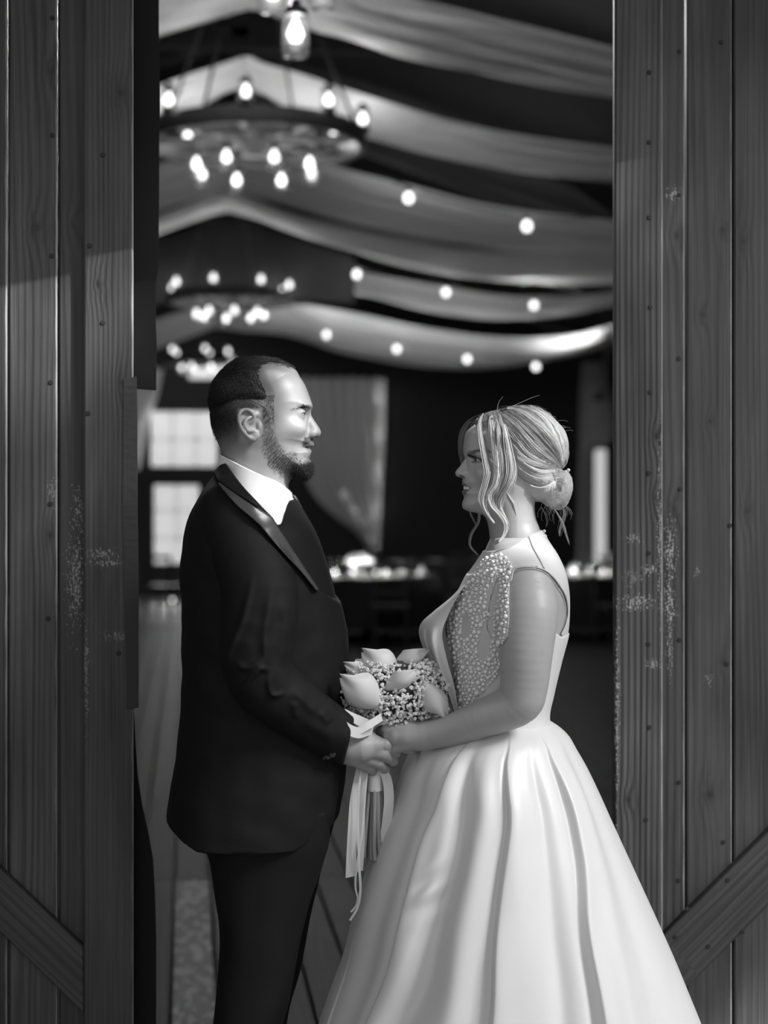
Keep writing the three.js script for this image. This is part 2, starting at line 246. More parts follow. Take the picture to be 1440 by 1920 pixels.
// a tree in the yard beyond the picture's edge: its crown holds back the sun but for a few gaps
{
  const R = rng(12), t = thing('garden_tree', 'leafy tree standing in the yard outside the doorway', 'tree', V(12.5, 0, 5.6)), O = V(12.5, 0, 5.6), c0 = V(0.15, 1.35, -3.35).addScaledVector(SUN, 20), e1 = V(0, 1, 0).cross(SUN).normalize(), e2 = SUN.clone().cross(e1), bark = mat(0.06, 0.9);
  mesh('trunk', tubeGeo([V(0, -0.05, 0), V(-0.1, 2.5, -0.1), V(0.05, 6, -0.1), V(0.1, 11, 0), c0.clone().sub(O).add(V(0.1, -1.6, 0))], 0.16, 20, 10), bark, t);
  for (let i = 0; i < 9; i++) { const a = i * 0.7, q = c0.clone().sub(O).addScaledVector(e1, 0.95 * Math.cos(a)).addScaledVector(e2, 0.95 * Math.sin(a)), s0 = c0.clone().sub(O).add(V(0.1, -1.7 + 0.12 * i, 0)); mesh('branch', tubeGeo([s0, s0.clone().lerp(q, 0.5).add(V(0, 0.15, 0)), q], 0.035, 12, 6), bark, t); }
  const gaps = [[1185, 345, 3.53, 150, 120, 1], [1420, 400, 3.57, 140, 90, 0.6], [1215, 640, 3.53, 110, 90, 0.7], [60, 570, 3.42, 290, 190, 1], [1340, 1390, 3.55, 200, 160, 0.55], [1380, 1050, 3.56, 120, 100, 0.35], [566, 790, 3.14, 105, 165, 1], [1025, 870, 3.1, 150, 190, 1], [1320, 1900, 3.1, 60, 90, 1]].map(([x, y, d, rx, ry, g]) => { const q = at(x, y, d), e = q.addScaledVector(SUN, (ZD - q.z) / SUN.z).sub(V(0, EYE, 0)), w = e.dot(FWD); return [720 + e.dot(RIGHT) / w * FOCAL, 960 - e.y / w * FOCAL, rx, ry, g]; });
  const leaf = sheetGeo((u, v) => { const w = 0.017 * Math.sin(Math.PI * Math.pow(v, 0.8)) + 0.002; return V((u - 0.5) * 2 * w, v * 0.052, 0.01 * Math.sin(v * 3) - 0.01 * Math.abs(u - 0.5)); }, 2, 5), list = [], M = new THREE.Matrix4(), Q = new THREE.Quaternion();
  for (let i = 0; i < 42000; i++) {
    const a = R() * 6.283, k = Math.sqrt(R()), p = c0.clone().addScaledVector(e1, 1.3 * k * Math.cos(a)).addScaledVector(e2, 1.4 * k * Math.sin(a)).addScaledVector(SUN, (R() - 0.5) * 1.6);
    const s = (ZD - p.z) / SUN.z, h = p.clone().addScaledVector(SUN, s), dx = h.x - camera.position.x, rel = V(h.x, h.y - EYE, h.z), dep = rel.dot(FWD), px = 720 + rel.dot(RIGHT) / dep * FOCAL, py = 960 - rel.y / dep * FOCAL;
    let keep = 1; for (const [gx, gy, rx, ry, g] of gaps) { const d = Math.hypot((px - gx) / rx, (py - gy) / ry); keep *= 1 - g * sstep(1.35, 0.75, d); } if (R() > keep) continue; void dx;
    Q.setFromEuler(new THREE.Euler(R() * 6.3, R() * 6.3, R() * 6.3)); list.push(M.clone().compose(p.sub(O), Q, V(1, 1, 1).multiplyScalar(0.8 + 0.5 * R())));
  }
  const im = new THREE.InstancedMesh(leaf, mat(0.08, 0.6, { side: THREE.DoubleSide }), list.length); list.forEach((m, i) => im.setMatrixAt(i, m)); im.name = 'foliage'; im.userData.kind = 'stuff'; t.add(im);
}

// clipped evergreen hedge standing out from the wall on the dark side of the doorway, outside the picture
{
  const g = new THREE.BoxGeometry(2.2, 1.55, 2.4, 44, 32, 48), p = g.attributes.position; for (let i = 0; i < p.count; i++) { const x = p.getX(i), y = p.getY(i), z = p.getZ(i), d = 0.05 * noise(x * 9, y * 9, z * 9) + 0.03 * noise(x * 25, y * 25, z * 25); p.setXYZ(i, x * (1 + d), y < -0.77 ? y : y * (1 + d), z * (1 + d)); } g.computeVertexNormals();
  const m = tag(mesh('hedge', g, mat(0.03, 0.95)), 'clipped dark hedge standing outside beside the doors', 'hedge'); m.position.set(-2.55, 0.75, ZD + 1.55);
}
// ---------------------------------------------------------------- trusses
function truss(z, i) {
  const t = tag(new THREE.Group(), null, null, null, 'structure'); t.name = numbered('roof_truss'); t.position.set(RIDGE, 0, z); scene.add(t);
  const hw = X1 - RIDGE, yr = (x) => PEAK - 0.22 - Math.abs(x) * (PEAK - EAVE) / hw;
  for (const s of [-1, 1]) {
    mesh('rafter', barGeo(V(0, yr(0), 0), V(s * (hw - 0.15), yr(hw - 0.15), 0), 0.2, 0.16), beamWood, t);
    mesh('strut', barGeo(V(s * 0.25, yr(2.4) + 0.02, 0), V(s * 1.5, yr(1.5), 0), 0.13, 0.12), beamWood, t);
    mesh('strut', barGeo(V(s * 2.3, yr(2.4) - 0.05, 0), V(s * 3.1, yr(3.1), 0), 0.13, 0.12), beamWood, t);
    mesh('strut', barGeo(V(s * 4.6, yr(4.2) - 0.35, 0), V(s * 3.9, yr(3.9), 0), 0.13, 0.12), beamWood, t);
  }
  mesh('collar_beam', barGeo(V(-2.4, yr(2.4), 0), V(2.4, yr(2.4), 0), 0.2, 0.14), beamWood, t);
  mesh('king_post', barGeo(V(0, yr(2.4), 0), V(0, yr(0), 0), 0.16, 0.14), beamWood, t);
}
[-8.2, -12.4, -15.2, -18.7, -21.4, -24.2, -27.4].forEach(truss);
structure('beam_ridge', boxGeo(0.14, 0.24, 25.7, RIDGE, PEAK - 0.16, ZW - 13.05), beamWood);

// ---------------------------------------------------------------- draped ceiling cloths
const drape = mat(0.62, 0.85, { transmission: 0.35, thickness: 0, side: THREE.DoubleSide });
const peaked = (pts) => { let k = 0; pts.forEach((p, i) => { if (p[1] < pts[k][1] && p[0] > 350 && p[0] < 520) k = i; else if (pts[k][0] <= 350) k = i; }); if (k < 1 || k > pts.length - 2) return curveY(pts); const a = curveY(pts.slice(0, k + 1)), b = curveY(pts.slice(k)); return (x) => (x < pts[k][0] ? a(x) : b(x)); };
function swag(upper, lower, zn, zf, label, belly = 0.06) {
  const cu = peaked(upper), cl = peaked(lower), pa = Math.max(upper[0][0], lower[0][0]), pb = Math.min(upper.at(-1)[0], lower.at(-1)[0]);
  const f = (u, v) => { const px = lerp(pa, pb, u), a = onZ(px, cu(px), zn), b = onZ(px, cl(px), zf), p = a.lerp(b, v); p.y += -belly * Math.sin(v * Math.PI) + 0.02 * Math.sin(v * 27 + 2.2 * Math.sin(u * 6)) + 0.012 * Math.sin(v * 61 + 3 * u); return p; };
  return tag(mesh('ceiling_drape', sheetGeo(f, 90, 40), drape), label, 'drape', 'pale cloth swags under the barn roof');
}
swag([[150, 30], [300, -42], [473, -98], [640, -30], [764, 0], [865, 18], [940, 34], [1150, 86], [1400, 150]], [[150, 105], [298, 62], [400, 30], [473, 9], [528, 29], [583, 51], [645, 69], [734, 101], [865, 130], [1015, 157], [1150, 177], [1400, 215]], -10.6, -11.8, 'pale cloth swag nearest the doorway, topmost and brightest of the ceiling drapes');
swag([[150, 235], [298, 166], [466, 109], [488, 122], [557, 143], [645, 173], [790, 214], [940, 245], [1150, 275], [1400, 300]], [[150, 290], [298, 233], [353, 208], [437, 163], [466, 158], [500, 175], [594, 233], [684, 256], [827, 292], [940, 315], [1150, 335], [1400, 352]], -13.1, -14.1, 'pale cloth swag second from the top, right behind the large wheel chandelier');
swag([[150, 380], [298, 312], [440, 268], [540, 290], [652, 325], [790, 356], [940, 387], [1150, 412], [1400, 432]], [[150, 455], [298, 392], [430, 352], [540, 380], [640, 412], [790, 446], [940, 466], [1150, 476], [1400, 480]], -15.9, -18.2, 'wide dim cloth swag third from the top, dark struts crossing below it');
swag([[150, 480], [298, 408], [430, 357], [484, 379], [540, 402], [640, 428], [771, 455], [940, 474], [1150, 478], [1400, 478]], [[150, 500], [298, 434], [380, 405], [426, 393], [499, 413], [572, 441], [663, 470], [790, 503], [940, 525], [1150, 529], [1400, 515]], -19, -20.8, 'cloth swag fourth from the top, between the two wheel chandeliers');
swag([[655, 511], [677, 514], [827, 541], [970, 560], [1150, 545], [1400, 500]], [[655, 547], [677, 551], [827, 585], [940, 597], [1050, 590], [1150, 570], [1400, 520]], -21.9, -23.7, 'narrow dim cloth swag fifth from the top, above the last one');
swag([[180, 640], [300, 600], [400, 572], [460, 590], [560, 575], [640, 587], [801, 616], [959, 633], [1060, 629], [1101, 622], [1150, 607], [1300, 540]], [[180, 690], [300, 650], [400, 610], [470, 614], [560, 632], [640, 660], [752, 682], [865, 691], [959, 684], [1045, 668], [1112, 652], [1150, 636], [1300, 590]], -24.4, -26, 'deepest cloth swag, its sagging end lit bright beside the brick-pale column drape', 0.12);

{ const s = new THREE.Shape([[200, 475], [298, 448], [428, 412], [560, 452], [664, 482], [664, 566], [560, 560], [428, 545], [298, 566], [200, 580]].map(([x, y]) => { const p = onZ(x, y, -21.75); return new THREE.Vector2(p.x, p.y); })), g = new THREE.ExtrudeGeometry(s, { depth: 0.08, bevelEnabled: true, bevelSize: 0.01, bevelThickness: 0.01, bevelSegments: 1 }); g.translate(0, 0, -21.83); structure('beam_bulkhead', g, mat(0.004, 0.9)); }
// ---------------------------------------------------------------- lights: bulbs in jars on wagon-wheel chandeliers, festoon strings
const bulbGlow = new THREE.MeshStandardMaterial({ color: grey(0.9), emissive: grey(1), emissiveIntensity: 2.6, roughness: 0.4 });
const jarGlass = new THREE.MeshPhysicalMaterial({ color: grey(0.95), roughness: 0.03, transmission: 1, thickness: 0 });
const iron = mat(0.015, 0.55, { metalness: 0.5 });
const bulbShape = (r) => latheGeo([[0, -r], [r * 0.6, -r * 0.8], [r, 0], [r * 0.75, r * 0.75], [r * 0.42, r * 1.35], [r * 0.38, r * 1.7], [0, r * 1.7]], 14);
const jarShape = latheGeo([[0, -0.09], [0.044, -0.09], [0.05, -0.08], [0.05, 0.045], [0.042, 0.062], [0.042, 0.085], [0.046, 0.085], [0.046, 0.06], [0.053, 0.045], [0.053, -0.082], [0.046, -0.094], [0, -0.094]], 20);
function lamp(parent, v, power) { const l = new THREE.PointLight(grey(1), power); l.position.set(0, v, 0); l.castShadow = true; l.shadow.radius = 1; parent.add(l); }
const smallBulb = bulbShape(0.034), jarRim = latheGeo([[0.042, 0.06], [0.047, 0.06], [0.047, 0.088], [0.02, 0.09], [0.02, 0.12], [0.0, 0.12]], 16);
function jarLight(parent, p, power, s = 1) {
  const j = mesh('jar', jarShape, jarGlass, parent); j.position.copy(p); j.scale.setScalar(s);
  mesh('lid', jarRim, iron, j); const b = mesh('bulb', smallBulb, bulbGlow, j); b.position.y = -0.01; lamp(j, -0.01, power); return j;
}
function chandelier(c, R, n, label, power, phase, drop) {
  const t = thing('wheel_chandelier', label, 'chandelier', c, 0, null);
  const rim = latheGeo([[R - 0.03, -0.06], [R + 0.03, -0.06], [R + 0.03, 0.06], [R - 0.03, 0.06], [R - 0.03, -0.06]], 64); mesh('rim', rim, beamWood, t);
  mesh('inner_ring', latheGeo([[R * 0.52, -0.04], [R * 0.52 + 0.04, -0.04], [R * 0.52 + 0.04, 0.04], [R * 0.52, 0.04], [R * 0.52, -0.04]], 48), beamWood, t);
  mesh('hub', latheGeo([[0, -0.12], [0.09, -0.12], [0.11, -0.06], [0.11, 0.08], [0.05, 0.14], [0, 0.14]], 20), beamWood, t);
  for (let k = 0; k < 8; k++) { const a = k * Math.PI / 4 + 0.2; mesh('spoke', barGeo(V(0.1 * Math.cos(a), 0, 0.1 * Math.sin(a)), V((R - 0.02) * Math.cos(a), 0, (R - 0.02) * Math.sin(a)), 0.05, 0.05), beamWood, t); }
  const hook = PEAK - Math.abs(c.x - RIDGE) * (PEAK - EAVE) / (X1 - RIDGE) - c.y + 0.03;
  for (let k = 0; k < 4; k++) { const a = k * Math.PI / 2 + 0.5; mesh('chain', tubeGeo([V(R * Math.cos(a), 0.06, R * Math.sin(a)), V(R * 0.5 * Math.cos(a), hook * 0.4, R * 0.5 * Math.sin(a)), V(0, hook * 0.8, 0)], 0.012, 14, 5), iron, t); }
  mesh('rod', barGeo(V(0, hook * 0.78, 0), V(0, hook, 0), 0.03, 0.03), iron, t);
  for (let k = 0; k < n; k++) { const a = k / n * 2 * Math.PI + phase, low = k % 2, r = low ? R * 0.56 : R; const p = V(r * Math.cos(a), low ? -drop : 0.16, r * Math.sin(a)); if (low) mesh('cord', barGeo(V(p.x, p.y + 0.1, p.z), V(p.x, -0.03, p.z), 0.01, 0.01), iron, t); else mesh('socket', latheGeo([[0.0, 0.05], [0.05, 0.05], [0.05, 0.1], [0.0, 0.1]], 12).translate(p.x, 0, p.z), iron, t); jarLight(t, p, power); }
  return t;
}
chandelier(at(478, 262, 12.45), 0.82, 16, 'large wagon-wheel chandelier with glowing jar lamps, nearest and highest of the three', 0.75, 0.12, 0.22);
chandelier(at(432, 560, 21.1), 0.78, 16, 'wagon-wheel chandelier with clustered jar lamps, second along the barn, above the man', 0.6, 0.3, 0.2);
chandelier(at(500, -200, 9.4), 0.8, 12, 'wheel chandelier just above the frame, lighting the nearest cloth swag', 1.5, 0.3, 0.2);
chandelier(at(372, 676, 27.6), 0.5, 10, 'small far chandelier glowing behind the top of the man\'s head', 0.4, 0.1, 0.12);
// single jars hung near the doorway
[[554, 60, 6.3, 'clear glass jar lamp hanging alone at the top, its whole body in view'], [511, -20, 6.6, 'glass jar lamp cut by the top edge, beside the peak of the first cloth swag'], [604, -36, 5.7, 'glass jar lamp cut by the top edge, just above the whole jar']].forEach(([px, py, d, label]) => {
  const p = at(px, py, d), t = thing('jar_pendant', label, 'pendant lamp', p); jarLight(t, V(0, 0, 0), 2.2, 1);
  mesh('cord', barGeo(V(0, 0.1, 0), V(0, PEAK - 0.2 - Math.abs(p.x - RIDGE) * (PEAK - EAVE) / (X1 - RIDGE) - p.y, 0), 0.006, 0.006), iron, t);
});
// festoon strings: a black cable with bulbs
function festoon(px, label, power = 1.3) {
  const pts = px.map(([x, y, d]) => at(x, y, d)), t = thing('hanging_string_lights', label, 'string lights', V(0, 0, 0));
  const top = pts.map((p) => p.clone().add(V(0, 0.1, 0))), a = pts[0].clone().sub(pts[1]).multiplyScalar(1.0).add(top[0]), z = pts.at(-1).clone().sub(pts.at(-2)).add(top.at(-1)); a.y += 0.35; z.y += 0.25;
  mesh('cable', tubeGeo([a, ...top, z], 0.008, 60, 5), rubber, t);
  for (const p of [a, z]) mesh('wire', barGeo(p, V(p.x, PEAK - Math.abs(p.x - RIDGE) * (PEAK - EAVE) / (X1 - RIDGE) + 0.03, p.z), 0.008, 0.008), rubber, t);
  for (const p of pts) { const b = mesh('bulb', bulbShape(0.045), bulbGlow, t); b.position.copy(p); mesh('socket', latheGeo([[0, 0.05], [0.024, 0.05], [0.026, 0.1], [0, 0.105]], 10), rubber, b); lamp(b, 0, power); }
  return t;
}
festoon([[766, 372, 15.4], [988, 425, 15.2]], 'string of bulbs nearest the doorway, two lit bulbs in view');
festoon([[669, 515, 21.3], [836, 549, 21.2], [1001, 573, 21.1]], 'middle string of bulbs, three lit bulbs below the fourth swag');
festoon([[612, 628, 24.1], [744, 655, 24.1], [876, 674, 24], [1005, 688, 24]], 'farthest string of bulbs, four lit bulbs along the lowest swag');

// ---------------------------------------------------------------- curtains at the far wall
const sheer = mat(0.72, 0.9, { transmission: 0.4, thickness: 0, side: THREE.DoubleSide });
function curtain(edgeL, edgeR, z, label, folds, depth = 0.07, group) {      // edges as [py, px] polylines
  const cl = curveY(edgeL), cr = curveY(edgeR), y0 = edgeL[0][0], y1 = edgeL.at(-1)[0];
  const f = (u, v) => { const py = lerp(y0, y1, v), p = onZ(lerp(cl(py), cr(py), u), py, z); p.z += depth * Math.sin(u * folds * 6.283 + 0.7 * Math.sin(v * 5)) + 0.02 * Math.sin(u * folds * 14 + v * 3); return p; };
  return tag(mesh('curtain', sheetGeo(f, 120, 50), sheer), label, 'curtain', group);
}
curtain([[708, 520], [800, 540], [880, 566], [930, 590], [970, 630], [1000, 668], [1020, 685], [1040, 690]], [[708, 722], [800, 721], [900, 717], [1000, 714], [1020, 713], [1040, 712]], -29.32, 'sheer pale curtain swept aside and tied, hanging between the couple', 9);
curtain([[680, 1092], [760, 1086], [850, 1085], [1058, 1084]], [[680, 1128], [740, 1142], [830, 1146], [842, 1116], [850, 1112], [1058, 1112]], -29.3, 'straight pale column drape at the far wall, behind the woman', 6, 0.08);
curtain([[690, 250], [800, 240], [880, 238]], [[690, 306], [740, 296], [800, 276], [880, 262]], -29.32, 'short slanting strip of pale drape beside the left door edge', 3);
for (const [x0, x1, y] of [[505, 735, 708], [1085, 1150, 681], [238, 318, 690]]) { const a = onZ(x0, y, -29.32), b = onZ(x1, y, -29.32); structure('curtain_rail', [barGeo(V(a.x, a.y, -29.32), V(b.x, b.y, -29.32), 0.03, 0.03), boxGeo(0.03, 0.03, 0.2, a.x + 0.05, a.y, -29.41), boxGeo(0.03, 0.03, 0.2, b.x - 0.05, b.y, -29.41)], iron); }
// tiny lights strung down the tied curtain
{
  const p0 = onZ(716, 720, -29.2), t = thing('fairy_lights', 'string of tiny lights running down the edge of the tied curtain', 'string lights', V(p0.x, p0.y, p0.z)), R = rng(3), pts = [], g = new THREE.IcosahedronGeometry(0.011, 1);
  for (let i = 0; i <= 22; i++) { const py = lerp(716, 1025, i / 22), px = curveY([[708, 718], [800, 716], [900, 712], [1025, 706]])(py) + 5 * (R() - 0.5); pts.push(onZ(px, py, -29.16).sub(p0)); }
  for (let i = 1; i <= 12; i++) pts.push(onZ(lerp(706, 640, i / 12) + 10 * (R() - 0.5), lerp(1012, 925, i / 12) + 22 * (R() - 0.5), -29.14).sub(p0));
  mesh('wire', tubeGeo([V(0, 0.12, -0.12), ...pts], 0.004, 120, 4), iron, t);
  pts.forEach((p, i) => { const b = mesh('bulb', g, bulbGlow, t); b.position.copy(p); if (i % 5 === 2 && i < 20) { const l = new THREE.PointLight(grey(1), 0.1); l.position.copy(p); l.castShadow = true; t.add(l); } });
}
// warm uplight at the foot of the far right corner
{
  const p = at(1122, 735, 24.9), roofY = PEAK - Math.abs(p.x - RIDGE) * (PEAK - EAVE) / (X1 - RIDGE), t = thing('spotlight', 'small dark spotlight hung above the column drape, shining on the deepest swag', 'light', V(p.x, p.y, p.z));
  mesh('housing', latheGeo([[0, -0.14], [0.06, -0.14], [0.08, 0], [0.07, 0], [0.055, -0.1], [0, -0.1]], 16), iron, t);
  const b = mesh('lens', new THREE.CylinderGeometry(0.05, 0.05, 0.02, 16).translate(0, -0.05, 0), bulbGlow, t); const l = new THREE.SpotLight(grey(1), 12, 0, 0.75, 0.6); l.position.set(0, 0.0, 0); l.target.position.set(-0.9, 2.2, -0.3); l.castShadow = true; t.add(l, l.target);
  mesh('bracket', [barGeo(V(0, -0.1, 0), V(0.12, -0.1, 0), 0.03, 0.03), barGeo(V(0.12, -0.11, 0), V(0.12, roofY - p.y, 0), 0.03, 0.03)], iron, t);
}
// ---------------------------------------------------------------- figure tools: shapes as distance fields in picture-sized units (960 to the metre, y down, z towards the viewer), meshed as one smooth surface
const smin = (a, b, k) => { const h = Math.max(k - Math.abs(a - b), 0) / k; return Math.min(a, b) - h * h * k * 0.25; };
const smax = (a, b, k) => -smin(-a, -b, k);
const len3 = (x, y, z) => Math.sqrt(x * x + y * y + z * z);
// a place at depth z that is seen at (px, py)
const seen = (px, py, z) => { const k = (FOCAL - z) / FOCAL; return [720 + (px - 720) * k, 960 + (py - 960) * k, z]; };
function cap(a, b, ra, rb) {
  const [ax, ay, az] = a, dx = b[0] - ax, dy = b[1] - ay, dz = b[2] - az, q = 1 / (dx * dx + dy * dy + dz * dz + 1e-9);
  return (x, y, z) => { const t = clamp(((x - ax) * dx + (y - ay) * dy + (z - az) * dz) * q, 0, 1); return len3(x - ax - dx * t, y - ay - dy * t, z - az - dz * t) - ra - (rb - ra) * t; };
}
function chain(pts, k = 6) {      // [[x, y, z, r], ...]
  const c = []; for (let i = 1; i < pts.length; i++) c.push(cap(pts[i - 1], pts[i], pts[i - 1][3], pts[i][3]));
  return (x, y, z) => { let d = c[0](x, y, z); for (let i = 1; i < c.length; i++) d = smin(d, c[i](x, y, z), k); return d; };
}
// a limb: radii run smoothly along a curve through [x, y, z, r]
function limb(pts, n = 6) {
  const c = new THREE.CatmullRomCurve3(pts.map((p) => V(p[0], p[1], p[2])), false, 'centripetal'), r = new THREE.CatmullRomCurve3(pts.map((p, i) => V(i, p[3], 0)), false, 'centripetal'), m = (pts.length - 1) * n, q = [];
  for (let i = 0; i <= m; i++) { const a = c.getPoint(i / m), b = r.getPoint(i / m); q.push([a.x, a.y, a.z, b.y]); }
  const caps = q.slice(1).map((p, i) => cap(q[i], p, q[i][3], p[3]));
  return (x, y, z) => { let d = 1e9; for (const f of caps) { const e = f(x, y, z); if (e < d) d = e; } return d; };
}
const ell = (c, r) => { const m = Math.min(...r); return (x, y, z) => (len3((x - c[0]) / r[0], (y - c[1]) / r[1], (z - c[2]) / r[2]) - 1) * m; };
const spline = (pts, n = 8, closed = false) => new THREE.CatmullRomCurve3(pts.map((p) => V(p[0], p[1], p[2] ?? 0)), closed, 'centripetal').getPoints(pts.length * n);
// signed distance to a closed outline in the side plane, kept in a grid
function outline(pts, smooth = 6, margin = 60) {
  const P = smooth ? spline(pts, smooth, true).slice(0, -1).map((p) => [p.x, p.y]) : pts, N = P.length;
  const raw = (x, y) => { let d = 1e9, s = 1; for (let i = 0, j = N - 1; i < N; j = i++) { const ex = P[j][0] - P[i][0], ey = P[j][1] - P[i][1], wx = x - P[i][0], wy = y - P[i][1], t = clamp((wx * ex + wy * ey) / (ex * ex + ey * ey + 1e-9), 0, 1), bx = wx - ex * t, by = wy - ey * t; d = Math.min(d, bx * bx + by * by); const a = y >= P[i][1], b = y < P[j][1], c = ex * wy > ey * wx; if ((a && b && c) || (!a && !b && !c)) s = -s; } return s * Math.sqrt(d); };
  const xs = P.map((p) => p[0]), ys = P.map((p) => p[1]), x0 = Math.floor(Math.min(...xs) - margin), y0 = Math.floor(Math.min(...ys) - margin), w = Math.ceil(Math.max(...xs) + margin) - x0, h = Math.ceil(Math.max(...ys) + margin) - y0, g = new Float32Array((w + 1) * (h + 1));
  for (let j = 0; j <= h; j++) for (let i = 0; i <= w; i++) g[j * (w + 1) + i] = raw(x0 + i, y0 + j);
  return (x, y) => { const u = clamp(x - x0, 0, w - 0.001), v = clamp(y - y0, 0, h - 0.001), i = u | 0, j = v | 0, a = u - i, b = v - j, k = j * (w + 1) + i, out = Math.abs(x - x0 - u) + Math.abs(y - y0 - v); return (g[k] * (1 - a) + g[k + 1] * a) * (1 - b) + (g[k + w + 1] * (1 - a) + g[k + w + 2] * a) * b + out; };
}
// a smooth field through scattered values
function scatter(pts, s = 40) { return (x, y) => { let a = 0, b = 0; for (const p of pts) { const w = Math.exp(-((x - p[0]) ** 2 + (y - p[1]) ** 2) / (2 * s * s)) + 1e-7; a += w * p[2]; b += w; } return a / b; }; }
function gridded(f, x0, y0, x1, y1, st = 2) { const w = Math.ceil((x1 - x0) / st), h = Math.ceil((y1 - y0) / st), g = new Float32Array((w + 1) * (h + 1)); for (let j = 0; j <= h; j++) for (let i = 0; i <= w; i++) g[j * (w + 1) + i] = f(x0 + i * st, y0 + j * st); return (x, y) => { const u = clamp((x - x0) / st, 0, w - 0.001), v = clamp((y - y0) / st, 0, h - 0.001), i = u | 0, j = v | 0, a = u - i, b = v - j, k = j * (w + 1) + i; return (g[k] * (1 - a) + g[k + 1] * a) * (1 - b) + (g[k + w + 1] * (1 - a) + g[k + w + 2] * a) * b; }; }
// a body of stacked rounded cross-sections: rows [y, x0, x1, half depth, z centre]
function stack(rows, n = 2.3) {
  const y0 = rows[0][0], y1 = rows.at(-1)[0], cols = [1, 2, 3, 4].map((c) => { const cv = new THREE.CatmullRomCurve3(rows.map((r) => V(r[0], r[c] ?? 0, 0)), false, 'centripetal').getPoints(rows.length * 10), out = new Float32Array(y1 - y0 + 1); let k = 0; for (let y = y0; y <= y1; y++) { while (k < cv.length - 2 && cv[k + 1].x < y) k++; out[y - y0] = lerp(cv[k].y, cv[k + 1].y, clamp((y - cv[k].x) / (cv[k + 1].x - cv[k].x + 1e-9), 0, 1)); } return out; });
  const row = (y) => { const v = clamp(y - y0, 0, y1 - y0 - 0.001), j = v | 0, t = v - j; return cols.map((c) => c[j] + (c[j + 1] - c[j]) * t); };
  const f = (x, y, z) => { const v = clamp(y - y0, 0, y1 - y0 - 0.001), j = v | 0, t = v - j, xa = cols[0][j] + (cols[0][j + 1] - cols[0][j]) * t, xb = cols[1][j] + (cols[1][j + 1] - cols[1][j]) * t, b = cols[2][j] + (cols[2][j + 1] - cols[2][j]) * t, zc = cols[3][j] + (cols[3][j + 1] - cols[3][j]) * t, a = (xb - xa) / 2; const d = (Math.pow(Math.pow(Math.abs((x - (xa + xb) / 2) / a), n) + Math.pow(Math.abs((z - zc) / b), n), 1 / n) - 1) * Math.min(a, b); return Math.max(d, y0 - y, y - y1); };
  f.row = row; return f;
}
